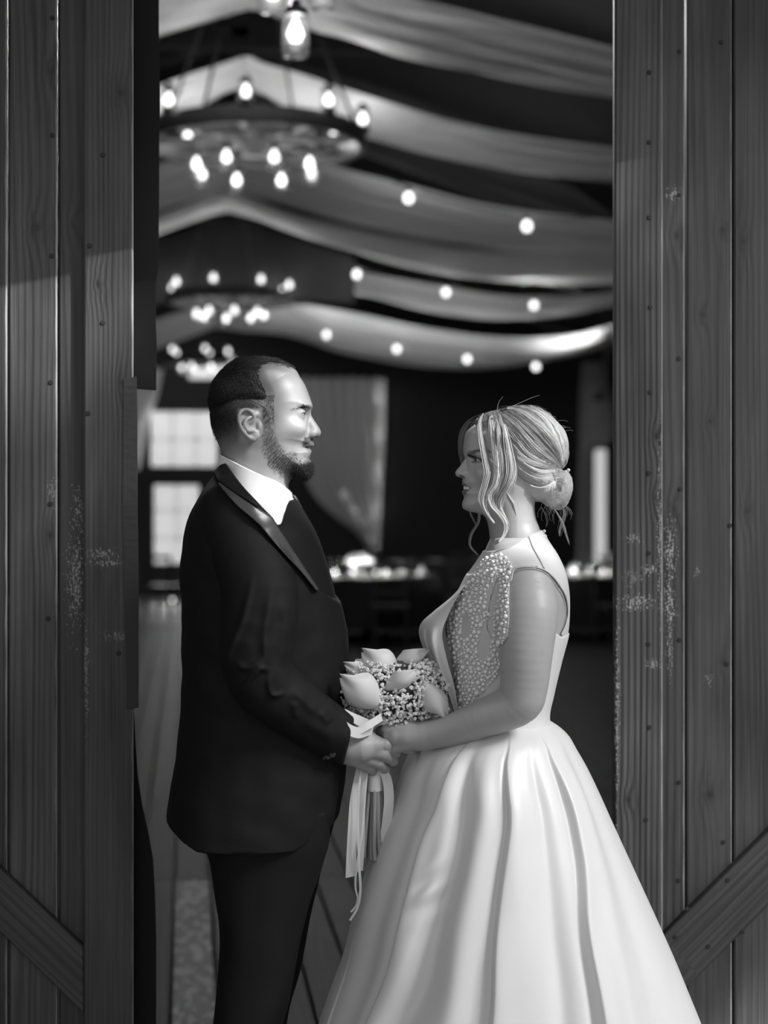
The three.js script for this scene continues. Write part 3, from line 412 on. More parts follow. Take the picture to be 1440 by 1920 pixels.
// surface nets over a box of cells of size h, cells far from the surface left out
function meshField(f, lo, hi, h, { base = [720, 0], color, slack = 1.7, pull = 2 } = {}) {
  const n = [0, 1, 2].map((k) => Math.ceil((hi[k] - lo[k]) / h) + 1), [nx, ny, nz] = n, val = new Float32Array(nx * ny * nz), B = 5;
  const id = (i, j, k) => (k * ny + j) * nx + i;
  for (let K = 0; K < nz; K += B) for (let J = 0; J < ny; J += B) for (let I = 0; I < nx; I += B) {
    const c = f(lo[0] + (I + B / 2) * h, lo[1] + (J + B / 2) * h, lo[2] + (K + B / 2) * h), far = Math.abs(c) > B * h * 0.95 * slack;
    for (let k = K; k < Math.min(K + B, nz); k++) for (let j = J; j < Math.min(J + B, ny); j++) for (let i = I; i < Math.min(I + B, nx); i++) val[id(i, j, k)] = far ? c : f(lo[0] + i * h, lo[1] + j * h, lo[2] + k * h);
  }
  const vid = new Int32Array(nx * ny * nz).fill(-1), P = [];
  const ce = [[0, 1], [0, 2], [0, 4], [1, 3], [1, 5], [2, 3], [2, 6], [3, 7], [4, 5], [4, 6], [5, 7], [6, 7]], off = [0, 1, 2, 3, 4, 5, 6, 7].map((c) => [c & 1, (c >> 1) & 1, c >> 2]), cv = new Float32Array(8);
  for (let k = 0; k < nz - 1; k++) for (let j = 0; j < ny - 1; j++) for (let i = 0; i < nx - 1; i++) {
    let s = 0; for (let c = 0; c < 8; c++) { cv[c] = val[id(i + off[c][0], j + off[c][1], k + off[c][2])]; if (cv[c] < 0) s++; }
    if (s === 0 || s === 8) continue;
    let x = 0, y = 0, z = 0, m = 0;
    for (const [a, b] of ce) if ((cv[a] < 0) !== (cv[b] < 0)) { const t = cv[a] / (cv[a] - cv[b]); x += off[a][0] + (off[b][0] - off[a][0]) * t; y += off[a][1] + (off[b][1] - off[a][1]) * t; z += off[a][2] + (off[b][2] - off[a][2]) * t; m++; }
    vid[id(i, j, k)] = P.length / 3; P.push(lo[0] + (i + x / m) * h, lo[1] + (j + y / m) * h, lo[2] + (k + z / m) * h);
  }
  const idx = [], quad = (a, b, c, d, flip) => { if (a < 0 || b < 0 || c < 0 || d < 0) return; flip ? idx.push(a, c, b, a, d, c) : idx.push(a, b, c, a, c, d); };
  for (let k = 1; k < nz - 1; k++) for (let j = 1; j < ny - 1; j++) for (let i = 1; i < nx - 1; i++) {
    const v = val[id(i, j, k)] < 0;
    if (v !== val[id(i + 1, j, k)] < 0) quad(vid[id(i, j - 1, k - 1)], vid[id(i, j, k - 1)], vid[id(i, j, k)], vid[id(i, j - 1, k)], v);
    if (v !== val[id(i, j + 1, k)] < 0) quad(vid[id(i - 1, j, k - 1)], vid[id(i - 1, j, k)], vid[id(i, j, k)], vid[id(i, j, k - 1)], v);
    if (v !== val[id(i, j, k + 1)] < 0) quad(vid[id(i - 1, j - 1, k)], vid[id(i, j - 1, k)], vid[id(i, j, k)], vid[id(i - 1, j, k)], v);
  }
  const N = P.length / 3, nor = new Float32Array(N * 3), pos = new Float32Array(N * 3), uv = new Float32Array(N * 2), col = color ? new Float32Array(N * 3) : null, e = h * 0.4, raw = new Float32Array(N * 3);
  for (let i = 0; i < N; i++) {
    let x = P[i * 3], y = P[i * 3 + 1], z = P[i * 3 + 2], gx, gy, gz, g = 1;
    for (let s = 0; s <= pull; s++) {
      gx = (f(x + e, y, z) - f(x - e, y, z)) / (2 * e); gy = (f(x, y + e, z) - f(x, y - e, z)) / (2 * e); gz = (f(x, y, z + e) - f(x, y, z - e)) / (2 * e); g = gx * gx + gy * gy + gz * gz + 1e-6;
      if (s < pull) { const d = clamp(f(x, y, z) / g, -h * 0.4, h * 0.4) * 0.8, q = clamp(d * Math.sqrt(g), -h * 0.5, h * 0.5) / (Math.sqrt(g) + 1e-6); x -= gx * q; y -= gy * q; z -= gz * q; }
    }
    const l = 1 / Math.sqrt(g); nor[i * 3] = gx * l; nor[i * 3 + 1] = -gy * l; nor[i * 3 + 2] = gz * l;
    raw[i * 3] = x; raw[i * 3 + 1] = y; raw[i * 3 + 2] = z;
    pos[i * 3] = (x - base[0]) / 960; pos[i * 3 + 1] = EYE + (960 - y) / 960 - base[1]; pos[i * 3 + 2] = z / 960; uv[i * 2] = x / 960; uv[i * 2 + 1] = -y / 960;
    if (col) { const c = color(x, y, z, gx * l, gy * l, gz * l); col[i * 3] = col[i * 3 + 1] = col[i * 3 + 2] = c; }
  }
  const geo = new THREE.BufferGeometry(); geo.setAttribute('position', new THREE.BufferAttribute(pos, 3)); geo.setAttribute('normal', new THREE.BufferAttribute(nor, 3)); geo.setAttribute('uv', new THREE.BufferAttribute(uv, 2)); if (col) geo.setAttribute('color', new THREE.BufferAttribute(col, 3));
  geo.setIndex(idx); geo.userData = { raw, nor }; return geo;
}
// strands: thin tapering three-sided hairs along polylines of [x, y, z] in picture units, each with its own grey
function strands(list, base, sides = 3) {      // {pts, r, r1, c, c1}
  const pos = [], nor = [], col = [], idx = [];
  for (const s of list) {
    const m = s.pts.length, o = pos.length / 3;
    for (let i = 0; i < m; i++) {
      const p = s.pts[i], a = s.pts[Math.max(0, i - 1)], b = s.pts[Math.min(m - 1, i + 1)], t = [b[0] - a[0], b[1] - a[1], b[2] - a[2]], l = len3(...t) || 1; t[0] /= l; t[1] /= l; t[2] /= l;
      let u = Math.abs(t[2]) < 0.9 ? [t[1], -t[0], 0] : [0, t[2], -t[1]]; const ul = len3(...u) || 1; u = u.map((q) => q / ul); const w = [t[1] * u[2] - t[2] * u[1], t[2] * u[0] - t[0] * u[2], t[0] * u[1] - t[1] * u[0]];
      const k = i / (m - 1), r = lerp(s.r, s.r1 ?? s.r * 0.3, k), c = lerp(s.c, s.c1 ?? s.c, k);
      for (let q = 0; q < sides; q++) { const an = q / sides * 6.2832, ca = Math.cos(an), sa = Math.sin(an), n0 = u[0] * ca + w[0] * sa, n1 = u[1] * ca + w[1] * sa, n2 = u[2] * ca + w[2] * sa; pos.push((p[0] + n0 * r - base[0]) / 960, EYE + (960 - p[1] - n1 * r) / 960, (p[2] + n2 * r) / 960); nor.push(n0, -n1, n2); col.push(c, c, c); }
      if (i) for (let q = 0; q < sides; q++) { const A = o + (i - 1) * sides + q, B = o + (i - 1) * sides + (q + 1) % sides, C = A + sides, D = B + sides; idx.push(A, C, B, B, C, D); }
    }
  }
  const g = new THREE.BufferGeometry(); g.setAttribute('position', new THREE.Float32BufferAttribute(pos, 3)); g.setAttribute('normal', new THREE.Float32BufferAttribute(nor, 3)); g.setAttribute('color', new THREE.Float32BufferAttribute(col, 3)); g.setIndex(idx); return g;
}
// height of a field's surface towards the viewer at (x, y)
function front(f, x, y, z1 = 300, z0 = -60) { let z = z1; for (let i = 0; i < 90 && z > z0; i++) { const d = f(x, y, z); if (d < 0.25) return z; z -= Math.max(0.4, d * 0.7); } return null; }
const px3 = (x, y, z, base) => V((x - base[0]) / 960, EYE + (960 - y) / 960, z / 960);
function standAt(name, label, category, bx, turnless = true) { const p = V(0, EYE, 0).addScaledVector(FWD, COUPLE).addScaledVector(RIGHT, (bx - 720) / 960); p.y = 0; return thing(name, label, category, p, -YAW); }
const cloth = (v, rough, more) => mat(v, rough, { side: THREE.DoubleSide, ...more });
// ---------------------------------------------------------------- the man
const GB = [490, 0], man = standAt('person', 'bearded man in black suit with satin lapels, smiling at the woman', 'person', GB[0]);
const skinMan = new THREE.MeshPhysicalMaterial({ color: grey(1), vertexColors: true, roughness: 0.48, bumpMap: dataTex(256, 256, (x, y) => 0.5 + 0.5 * noise(x * 0.9, y * 0.9, 1) + 0.2 * noise(x * 0.3, y * 0.3, 7)), bumpScale: 0.00012 });
skinMan.bumpMap.repeat.set(6, 6);
const gHair = outline([[554, 690], [527, 672.5], [497, 667], [465, 668], [442, 672], [424.6, 682.7], [407, 698.7], [392.5, 719], [387.5, 742.5], [389.6, 762], [393, 775], [420, 772], [448, 762], [478, 760], [504, 760], [510, 744], [504, 728], [496, 710], [495, 697], [503, 690.5], [525, 689], [545, 693]], 5);
const gProf = outline([[553, 690], [527, 674], [497, 667], [465, 668], [442, 672], [424.6, 682.7], [407, 698.7], [392.5, 719], [387.5, 742.5], [389.6, 760], [395.4, 783], [399.8, 806], [408, 829], [417, 850], [420, 870], [418, 900], [410, 960], [400, 1010], [560, 1010], [549, 960], [544, 930], [541, 908], [546, 899], [556, 894.5], [567.5, 895], [578, 892], [583.4, 886], [585, 876], [584, 866], [580, 859], [582, 852], [582, 846], [578.5, 840.5], [581, 838.5], [585.5, 835.5], [586, 832], [585, 826], [582, 820], [580, 808], [579, 795], [579, 782], [581, 774], [582, 767.5], [585, 762], [584.6, 756], [579, 739.6], [570.4, 719], [562, 706]], 5);
const gNose = outline([[577, 766], [581.5, 769], [583, 777], [588, 786], [594, 795], [600, 804.5], [602, 811], [600.5, 816.5], [596, 820], [589, 822], [578, 822], [571, 816], [571, 790], [573, 772]], 5);
const gW = gridded(scatter([[395, 740, 72], [430, 700, 72], [470, 690, 72], [440, 760, 77], [480, 760, 75], [520, 720, 66], [545, 740, 60], [560, 720, 58], [560, 770, 60], [545, 800, 66], [520, 800, 70], [485, 810, 69], [500, 850, 61], [530, 880, 52], [560, 870, 45], [575, 880, 38], [575, 850, 46], [575, 830, 50], [440, 820, 66], [420, 840, 58], [470, 880, 57], [520, 905, 52], [450, 930, 60], [500, 950, 60], [480, 1000, 64]], 26), 360, 640, 620, 1020);
const gEye = [561, 779.5, 33], R1 = 56;
const gEar = (() => {
  const zc = (x) => 69 + (493 - x) * 0.5, tube = (pts, r) => chain(spline(pts.map(([x, y, dz = 0]) => [x, y, zc(x) + dz]), 4).map((p) => [p.x, p.y, p.z, r]), 1.5);
  const helix = tube([[476, 797, -4], [481, 791, -1], [481.5, 783, 1], [476.5, 776, 2], [467.5, 772.5, 3], [460, 776, 3], [455.5, 784, 3], [455, 792, 3], [457.5, 801, 3], [461.5, 810, 2], [467.5, 818, 1], [474, 824, 0], [481.5, 827, 0]], 2.9);
  const anti = tube([[475, 787, 0], [468.5, 792, 1], [465.5, 800, 1], [468, 807.5, 1], [473, 812, 1], [480, 811, 1], [487, 814, 0]], 3.1), tragus = tube([[489, 795, -4], [491.5, 803, -1], [490.5, 811, -2]], 3.6), root = tube([[481, 783, 0], [487, 781, -3], [492, 787, -7]], 4), lobe = ell([482.5, 820.5, zc(482) - 1], [10.5, 8.5, 5]);
  const shape = outline([[479, 776], [467, 773], [457, 781], [456, 794], [462, 809], [474, 824], [486, 826], [491, 815], [488, 795]], 5, 30), plate = (x, y, z) => Math.max(shape(x, y), Math.abs(z - zc(x) + 7) - 3.5);
  return (x, y, z) => smin(smin(smin(smin(helix(x, y, z), anti(x, y, z), 2), smin(tragus(x, y, z), root(x, y, z), 3), 2.5), lobe(x, y, z), 4), plate(x, y, z), 4);
})();
const gLidS = [gEye[0], gEye[1], gEye[2]];
const gUp = chain([[585, 833, 0, 4], [578, 833.5, 14, 4], [564, 835, 27, 2]], 3), gLow = chain([[579.5, 846, 0, 4.6], [573, 845, 13, 4.4], [563, 837, 26, 2]], 3), gSlit = chain([[592, 839.5, 0, 1.6], [577, 839.5, 15, 1.6], [560.5, 835, 29, 1.6]], 1);
const gAla = chain([[574, 808, 16.5, 1], [573, 815, 17, 1.4], [577, 822, 15.5, 1.2]], 1);
const gFold = chain([[569, 816, 22, 1.5], [561, 826, 32, 2], [557, 838, 33, 1.5]], 1);
function manHead(x, y, z) {
  const az = Math.abs(z), D = -gProf(x, y), q = 1 - Math.min(D / R1, 1);
  let f = (Math.sqrt((az / gW(x, y)) ** 2 + q * q) - 1) * R1;
  const hm = gHair(x, y); if (hm < 12) f += 4.5 * sstep(11, -13, hm);
  if (x > 520 && y > 735 && y < 905 && az < 78) {
    f = smin(f, len3((x - 550) / 22, (y - 806) / 13, (az - 41) / 15) * 13 - 13, 20);                           // cheek
    f = smin(f, (len3((x - 574) / 9, (y - 763 + (az - 28) * 0.02) / 6, (az - 24) / 20) - 1) * 6, 9);          // brow ridge
    f = smax(f, -(len3((x - 577) / 13, (y - 780) / 9, (az - 34) / 14) - 1) * 9, 7);                             // socket
    f = smin(f, len3(x - gEye[0], y - gEye[1], az - gEye[2]) - 13.6, 5);                                      // lids
    f = smax(f, -(len3((x - 573.5) / 9.5, (y - 778 - (575 - x) * 0.1) / 1.35, (az - 34) / 13) - 1) * 1.35, 1);   // opening
    const ND = -gNose(x, y), wn = lerp(7.5, 13.5, sstep(772, 812, y)), nq = 1 - Math.min(ND / 13, 1);
    let nf = (Math.sqrt((az / wn) ** 2 + nq * nq) - 1) * 11;
    nf = smin(nf, (len3((x - 583) / 10.5, (y - 814) / 8, (az - 12) / 6.5) - 1) * 6.5, 4);
    nf = smax(nf, -(len3((x - 589) / 5.5, (y - 821) / 3, (az - 7) / 3.6) - 1) * 3, 1.5);
    f = smin(f, nf, 4.5); f = smax(f, -gAla(x, y, az), 4);
    f = smin(f, smin(gUp(x, y, az), gLow(x, y, az), 1), 3);
    f = smax(f, -gSlit(x, y, az), 1.6); f = smax(f, -gFold(x, y, az), 5);
  }
  if (z > 40 && x > 440 && x < 505 && y > 760 && y < 840) f = smin(f, gEar(x, y, z), 3.5); else if (z < -40 && x > 440 && x < 505 && y > 760 && y < 840) f = smin(f, gEar(x, y, -z), 3.5);
  return f;
}
// hands and arms in real depth
const mHand = (() => {
  const J = (x, y, z, r) => [...seen(x, y, z), r], S = (p, k) => chain(p, k);
  const palm = S([J(655, 1408, 100, 25), J(676, 1402, 104, 25), J(700, 1398, 102, 17)], 10), m = [S([J(668, 1392, 104, 19), J(722, 1397, 98, 11.5)], 4), S([J(668, 1402, 104, 19), J(718, 1414, 98, 11.5)], 4), S([J(666, 1412, 100, 18), J(708, 1430, 92, 11)], 4), S([J(664, 1420, 96, 17), J(694, 1440, 84, 10)], 4)];
  const fing = [[J(722, 1397, 98, 11.5), J(742, 1411, 74, 9.6), J(733, 1410, 42, 8.6), J(716, 1406, 30, 7.6)], [J(718, 1414, 98, 11.5), J(737, 1427, 72, 9.6), J(726, 1428, 40, 8.6), J(708, 1424, 30, 7.6)], [J(708, 1430, 92, 11), J(722, 1442, 66, 9.2), J(711, 1443, 36, 8.2), J(694, 1438, 28, 7.2)], [J(694, 1440, 84, 10), J(702, 1451, 60, 8), J(693, 1452, 36, 7.2), J(680, 1446, 30, 6.4)]].map((q) => S(q, 2.5));
  const thumb = S([J(666, 1378, 104, 17), J(688, 1358, 100, 13), J(720, 1345, 88, 10.8), J(750, 1335, 74, 9)], 4), web = S([J(684, 1378, 100, 15), J(700, 1390, 98, 11)], 4);
  return (x, y, z) => { let f = palm(x, y, z); for (const q of m) f = smin(f, q(x, y, z), 5); f = smin(f, smin(thumb(x, y, z), web(x, y, z), 7), 8); let g = 1e9; for (const q of fing) g = Math.min(g, smin(1e3, q(x, y, z), 1)); return smin(f, g, 2.5); };
})();
const mFarHand = (() => { const P = [670, 1400, -30], fs = [-14, -2, 10, 21].map((d, i) => chain([[690, 1394 + d, -25, 11], [716 - i * 3, 1400 + d, -12, 9.5], [722 - i * 4, 1404 + d, 12, 8.5], [712 - i * 4, 1402 + d, 24, 7.5]], 2.5)), palm = chain([[650, 1400, -40, 24], [685, 1402, -28, 19]], 8), th = chain([[668, 1384, -30, 15], [694, 1370, -18, 11.5], [712, 1362, -4, 9.5]], 4); return (x, y, z) => { let g = smin(palm(x, y, z), th(x, y, z), 6); for (const q of fs) g = smin(g, q(x, y, z), 2.5); return g; }; })();
const gTorso = stack([[975, 385, 555, 130], [1010, 365, 585, 155], [1120, 358, 610, 160], [1250, 362, 618, 150], [1400, 360, 620, 150], [1520, 372, 618, 155]]);
const gArmN = chain([[...seen(462, 1005, 140), 40], [...seen(485, 1265, 195), 40], [...seen(655, 1403, 104), 27]], 12), gArmF = chain([[470, 1005, -140, 40], [500, 1275, -195, 40], [650, 1400, -40, 26]], 12);
const gLegN = chain([[505, 1520, 80, 72], [497, 1760, 80, 50], [462, 2080, 82, 36], [450, 2370, 84, 26], [520, 2395, 88, 24]], 20), gLegF = chain([[505, 1520, -80, 72], [502, 1760, -80, 50], [466, 2080, -82, 36], [458, 2370, -84, 26], [528, 2395, -88, 24]], 20);
const manBody = (x, y, z) => smin(smin(gTorso(x, y, z), smin(gArmN(x, y, z), gArmF(x, y, z), 1), 10), smin(gLegN(x, y, z), gLegF(x, y, z), 6), 14);
const gBeard = outline([[498, 790], [515, 790], [517, 812], [528, 838], [543, 852], [556, 850], [560, 862], [572, 864], [577, 858], [583, 860], [592, 866], [592, 888], [580, 902], [550, 900], [520, 884], [505, 866], [500, 840]], 4), gMous = outline([[562, 832], [568, 823], [584, 822], [592, 827], [587, 832], [574, 832]], 4, 30), gChin = outline([[545, 880], [560, 868], [575, 866], [592, 864], [592, 890], [578, 902], [552, 900]], 4, 40);
const gBrow = outline([[549, 773.5], [560, 766.5], [572, 762.5], [583, 761.5], [584, 766.5], [574, 768], [562, 771]], 4, 30);
function manSkin(x, y, z) {
  const n = fbm(x * 0.05, y * 0.05, z * 0.05, 3), az = Math.abs(z); let c = 0.31 * (1 + 0.1 * n);
  if (y < 910 && x < 610) {
    const hm = gHair(x, y), fade = Math.pow(Math.max(1 - sstep(-4, 92, hm + 8 * n), 0), 0.3) * sstep(565, 515, x) * lerp(1, 0.55, sstep(470, 505, x)); if (az > 8) c = lerp(c, 0.012, 0.985 * fade * sstep(872, 815, y) * (1 - sstep(448, 462, x) * sstep(768, 776, y) * sstep(840, 826, y) * sstep(498, 488, x) - sstep(488, 500, x) * sstep(785, 815, y)));
    const b = gBeard(x, y); c = lerp(c, 0.055, 0.85 * sstep(9, -9, b + 8 * noise(x * 0.16, y * 0.16, 2)) * (0.75 + 0.5 * noise(x * 0.35, y * 0.35, 4)));
    const ch = gChin(x, y); c = lerp(c, 0.035, 0.85 * sstep(5, -9, ch));
    if (az < 34) c = lerp(c, 0.09, 0.8 * sstep(2.5, -2.5, gMous(x, y)));
    if (az > 9 && az < 62) c = lerp(c, 0.09, 0.6 * sstep(2, -2, gBrow(x, y)) * (0.55 + 0.45 * sstep(560, 580, x)));
    if (az < 29 && x > 560) { const l = Math.min(gUp(x, y, az), gLow(x, y, az)); c = lerp(c, 0.22, 0.75 * sstep(2.2, 0.4, l)); if (gSlit(x, y, az) < 1.6) c = lerp(c, 0.1, 0.8); }
    const ed = len3((x - 575) / 13, (y - 778.5) / 4, (az - 34) / 14); if (ed < 1.3 && x > 556) c = lerp(c, 0.08, 0.75 * sstep(1.3, 0.9, ed));
  }
  return Math.max(c, 0.02);
}
const bodyGeo = mergeGeometries([meshField(manHead, [376, 656, -92], [612, 960, 100], 2.1, { base: GB, color: manSkin }), meshField(manBody, [330, 915, -260], [700, 2440, 265], 13, { base: GB, color: manSkin }), meshField((x, y, z) => smin(mHand(x, y, z), gArmN(x, y, z), 8), [600, 1310, 8], [770, 1480, 150], 2.1, { base: GB, color: manSkin }), meshField(mFarHand, [612, 1340, -80], [745, 1460, 48], 3, { base: GB, color: manSkin })].map((g) => { g.userData = {}; return g; }));
const manSelf = mesh('body', bodyGeo, skinMan, man);
const eyeWhite = mat(0.42, 0.15), iris = mat(0.03, 0.08);
for (const s of [1, -1]) { const e = mesh('eye', new THREE.SphereGeometry(12.4 / 960, 24, 18), eyeWhite, manSelf); e.position.copy(px3(gEye[0], gEye[1], s * gEye[2], GB)); mesh('iris', new THREE.SphereGeometry(5.4 / 960, 18, 12).scale(0.45, 1, 1), iris, man).position.copy(px3(gEye[0] + 10.1, gEye[1] - 1, s * (gEye[2] + 1), GB)); }
// hair: a close cap with a nap of short hairs
const hairDark = new THREE.MeshPhysicalMaterial({ color: grey(1), vertexColors: true, roughness: 0.6, specularIntensity: 0.35, side: THREE.DoubleSide });
const manCap = (x, y, z) => { const D = -gProf(x, y), q = 1 - Math.min(D / R1, 1), f = (Math.sqrt((Math.abs(z) / gW(x, y)) ** 2 + q * q) - 1) * R1, st = noise(x * 0.07 - y * 0.02, y * 0.3 + x * 0.1, z * 0.3) * 1.3; const hm = gHair(x, y) + 3 * noise(x * 0.3, y * 0.3, z * 0.3); return smax(f + st * 0.5 + 0.6 + 5 * sstep(-24, 5, hm), hm - 5, 3); };
const capGeo = meshField(manCap, [378, 656, -92], [566, 800, 92], 2.4, { base: GB, color: (x, y, z) => 0.011 * (1 + 0.5 * noise(x * 0.3, y * 0.2, z * 0.2)) + 0.03 * sstep(500, 545, x) });
const manHair = mesh('hair', capGeo, hairDark, man);
{
  const R = rng(8), list = [], raw = capGeo.userData.raw, nr = capGeo.userData.nor, N = raw.length / 3;
  for (let i = 0; i < 15000; i++) {
    const k = Math.floor(R() * N) * 3, x = raw[k] + (R() - 0.5) * 2, y = raw[k + 1] + (R() - 0.5) * 2, z = raw[k + 2], n = [nr[k], -nr[k + 1], nr[k + 2]];
    if (n[0] * (x - 470) + n[1] * (y - 790) + n[2] * z < 0) continue;
    const top = sstep(730, 690, y), fw = sstep(440, 535, x), L = lerp(5, 13, top) * (0.7 + 0.6 * R()), lift = lerp(0.06, 0.16, top), d = [lerp(-0.05, 0.9, Math.max(top, 0.3 * fw)) + 0.2 * (R() - 0.5), lerp(0.75, lerp(-0.25, 0.12, fw), top), 0.35 * (R() - 0.5) - 0.2 * Math.sign(z) * top];
    const dn = d[0] * n[0] + d[1] * n[1] + d[2] * n[2], pts = []; for (let q = 0; q < 3; q++) d[q] -= n[q] * dn;
    for (let s = 0; s < 4; s++) { const t = s / 3 * L; pts.push([x + (n[0] * lift + d[0]) * t, y + (n[1] * lift + d[1]) * t, z + (n[2] * lift + d[2]) * t]); }
    if (pts[3][0] > 557 || (pts[3][0] > 502 && pts[3][1] > 693 + (pts[3][0] < 512 ? 60 : 0))) continue;
    list.push({ pts, r: 0.5, r1: 0.15, c: 0.009 + 0.03 * R() * R() + 0.09 * fw * top * R() });
  }
  mesh('short_hairs', strands(list, GB), hairDark, manHair);
  // beard, moustache, sideburns, brows
  const bl = [], hg = bodyGeo; const pr = hg.attributes.position, nn = hg.attributes.normal, cand = [];
  for (let i = 0; i < pr.count; i++) { const x = pr.getX(i) * 960 + GB[0], y = 960 + (EYE - pr.getY(i)) * 960; if (y > 905 || x < 380) continue; if (x > 452 && x < 498 && y > 768 && y < 834) continue; const b = gBeard(x, y), mo = gMous(x, y), ch = gChin(x, y), z = pr.getZ(i) * 960, az = Math.abs(z), si = x > 492 && x < 518 && y > 745 && y < 800, fadeZ = y < 835 && y > 745 && x < 512 && gHair(x, y) < 48; if (b < 2 || (mo < 1 && az < 32) || si || fadeZ || (az > 10 && az < 60 && gBrow(x, y) < 0.5)) cand.push([x, y, z, nn.getX(i), -nn.getY(i), nn.getZ(i), b, mo, ch, si || fadeZ, gBrow(x, y)]); }
  for (let i = 0; i < 30000; i++) {
    const p = cand[Math.floor(R() * cand.length)], [x, y, z, nx, ny, nz, b, mo, ch, si, br] = p, chin = sstep(4, -8, ch); let L, d, keep;
    if (mo < 1 && Math.abs(z) < 32) { L = 5; d = [-0.35, 0.5, 0.25 * Math.sign(z)]; keep = 0.45; } else if (br < 0.5 && y < 775) { L = 5; d = [-0.6, -0.35, 0]; keep = 0.4; } else if (si) { L = 3; d = [lerp(-0.3, 0.2, sstep(450, 500, x)), 0.75, 0]; keep = 0.75 * sstep(46, 4, gHair(x, y)) + 0.12; } else { L = lerp(3.4, 8, chin); d = [lerp(-0.15, 0.1, chin), 0.65, 0]; keep = lerp(0.16 + 0.4 * sstep(-2, -14, b) * sstep(835, 870, y), 0.8, chin); }
    if (R() > keep) continue; L *= 0.7 + 0.6 * R(); d = d.map((q) => q + 0.5 * (R() - 0.5));
    const pts = []; for (let s = 0; s < 3; s++) { const t = s / 2 * L; pts.push([x + (nx * 0.3 + d[0]) * t, y + (ny * 0.3 + d[1]) * t, z + (nz * 0.3 + d[2]) * t]); }
    bl.push({ pts, r: si ? 0.22 : lerp(0.22, 0.36, chin), r1: 0.12, c: 0.012 + 0.06 * R() * R() });
  }
  for (let i = 0; i < 70; i++) { const a = R(), x = lerp(551, 582, a), y = lerp(772, 764.5, Math.pow(a, 0.6)) + 2.4 * (R() - 0.5), z = front(manHead, x, y, 100, 0); if (z == null) continue; bl.push({ pts: [[x, y, z], [x - 2.5, y + 0.4, z + 1], [x - 5.5, y + 1.6, z + 1]], r: lerp(0.25, 0.5, a), r1: 0.15, c: 0.02 }); }
  for (let i = 0; i < 16; i++) { const a = i / 15, x = lerp(558, 572.5, a), y = lerp(778.3, 776.4, a), z = lerp(46, 36, a); bl.push({ pts: [[x, y, z], [x + 2, y + 0.6, z + 1.5], [x + 4, y + 0.2, z + 2]], r: 0.45, r1: 0.2, c: 0.015 }); }
  mesh('beard', strands(bl, GB), hairDark, man);
}
// ---- clothes
const wool = cloth(0.004, 0.7, { specularIntensity: 0.5, sheen: 0.03, sheenColor: grey(0.3), sheenRoughness: 0.6, bumpMap: dataTex(128, 128, (x, y) => 0.5 + 0.25 * Math.sin(x * 0.8 + y * 0.8) + 0.3 * noise(x * 0.7, y * 0.7)), bumpScale: 0.0003 }); wool.bumpMap.repeat.set(30, 30);
const satinBlack = cloth(0.045, 0.27, { sheen: 0.3, sheenColor: grey(0.5), sheenRoughness: 0.4 }), shirtMat = cloth(0.88, 0.75), trouserMat = wool;
const gCoat = stack([[866, 426, 500, 52], [884, 411, 535, 92], [905, 394, 552, 142], [930, 377, 566, 182], [965, 360, 584, 198], [1000, 349, 599, 202], [1050, 342, 618, 200], [1100, 341, 634, 194], [1155, 343, 645, 188], [1200, 344, 652, 184], [1317, 342, 655, 180], [1367, 337, 655, 182], [1450, 327, 648, 186], [1500, 318, 640, 190], [1570, 308, 630, 194]], 2.25);
const folds = [[[[477, 1070], [460, 1150], [437, 1207], [413, 1263]], 5, 7], [[[513, 1083], [500, 1190], [498, 1237], [473, 1270]], 6, 9], [[[443, 1243], [467, 1249], [497, 1232]], 6, 6], [[[443, 1307], [457, 1287], [493, 1250], [510, 1257]], 6, 5], [[[510, 1257], [507, 1283], [513, 1300], [537, 1298]], 5.5, 5], [[[547, 1290], [573, 1317], [597, 1343]], 5, 9], [[[553, 1312], [557, 1350]], 4, 8], [[[600, 1333], [617, 1362]], 4, 8], [[[532, 1110], [540, 1180], [530, 1250]], 4, 12], [[[560, 1350], [600, 1375], [630, 1392]], 3, 12]].map(([p, a, w]) => { const q = spline(p.map(([x, y]) => seen(x, y, 225).slice(0, 2)), 5); return [q.map((v) => [v.x, v.y]), a, w]; });
const foldMap = gridded((x, y) => { let s = 0; for (const [q, a, w] of folds) { let d = 1e9, e = 0; for (let i = 1; i < q.length; i++) { const ex = q[i][0] - q[i - 1][0], ey = q[i][1] - q[i - 1][1], t = clamp(((x - q[i - 1][0]) * ex + (y - q[i - 1][1]) * ey) / (ex * ex + ey * ey + 1e-9), 0, 1), dd = Math.hypot(x - q[i - 1][0] - ex * t, y - q[i - 1][1] - ey * t); if (dd < d) { d = dd; e = (i - 1 + t) / (q.length - 1); } } s += a * Math.exp(-((d / w) ** 2)) * Math.min(1, 4 * e, 4 * (1 - e) + 0.1); } return s; }, 360, 1040, 680, 1440, 2);
const gSlvN = limb([[...seen(436, 958, 132), 46], [...seen(449, 1003, 152), 58], [...seen(488, 1115, 178), 68], [...seen(486, 1262, 198), 60], [...seen(575, 1342, 162), 51], [...seen(668, 1398, 108), 43]], 5), gSlvF = chain([[470, 985, -178, 64], [498, 1110, -190, 68], [500, 1268, -195, 60], [585, 1345, -120, 50], [650, 1398, -44, 42]], 14);
const cuffEnd = (x, y) => (x - seen(655, 1388, 110)[0]) * 0.972 + (y - seen(654, 1388, 110)[1]) * 0.235;
const sleeveN = (x, y, z) => { let f = y < 1080 ? smax(smax(coatArm(x, y, z) - 0.6 * sstep(1078, 1000, y), gSlvN(x, y, z) - 7, 2), -gV(x, y) + 3, 1) : gSlvN(x, y, z); if (f < 40) f -= foldMap(x, y) * sstep(110, 190, z) + 2.4 * noise(x * 0.03, y * 0.03, z * 0.03) * sstep(1090, 1160, y); return smax(f, cuffEnd(x, y), 7); };
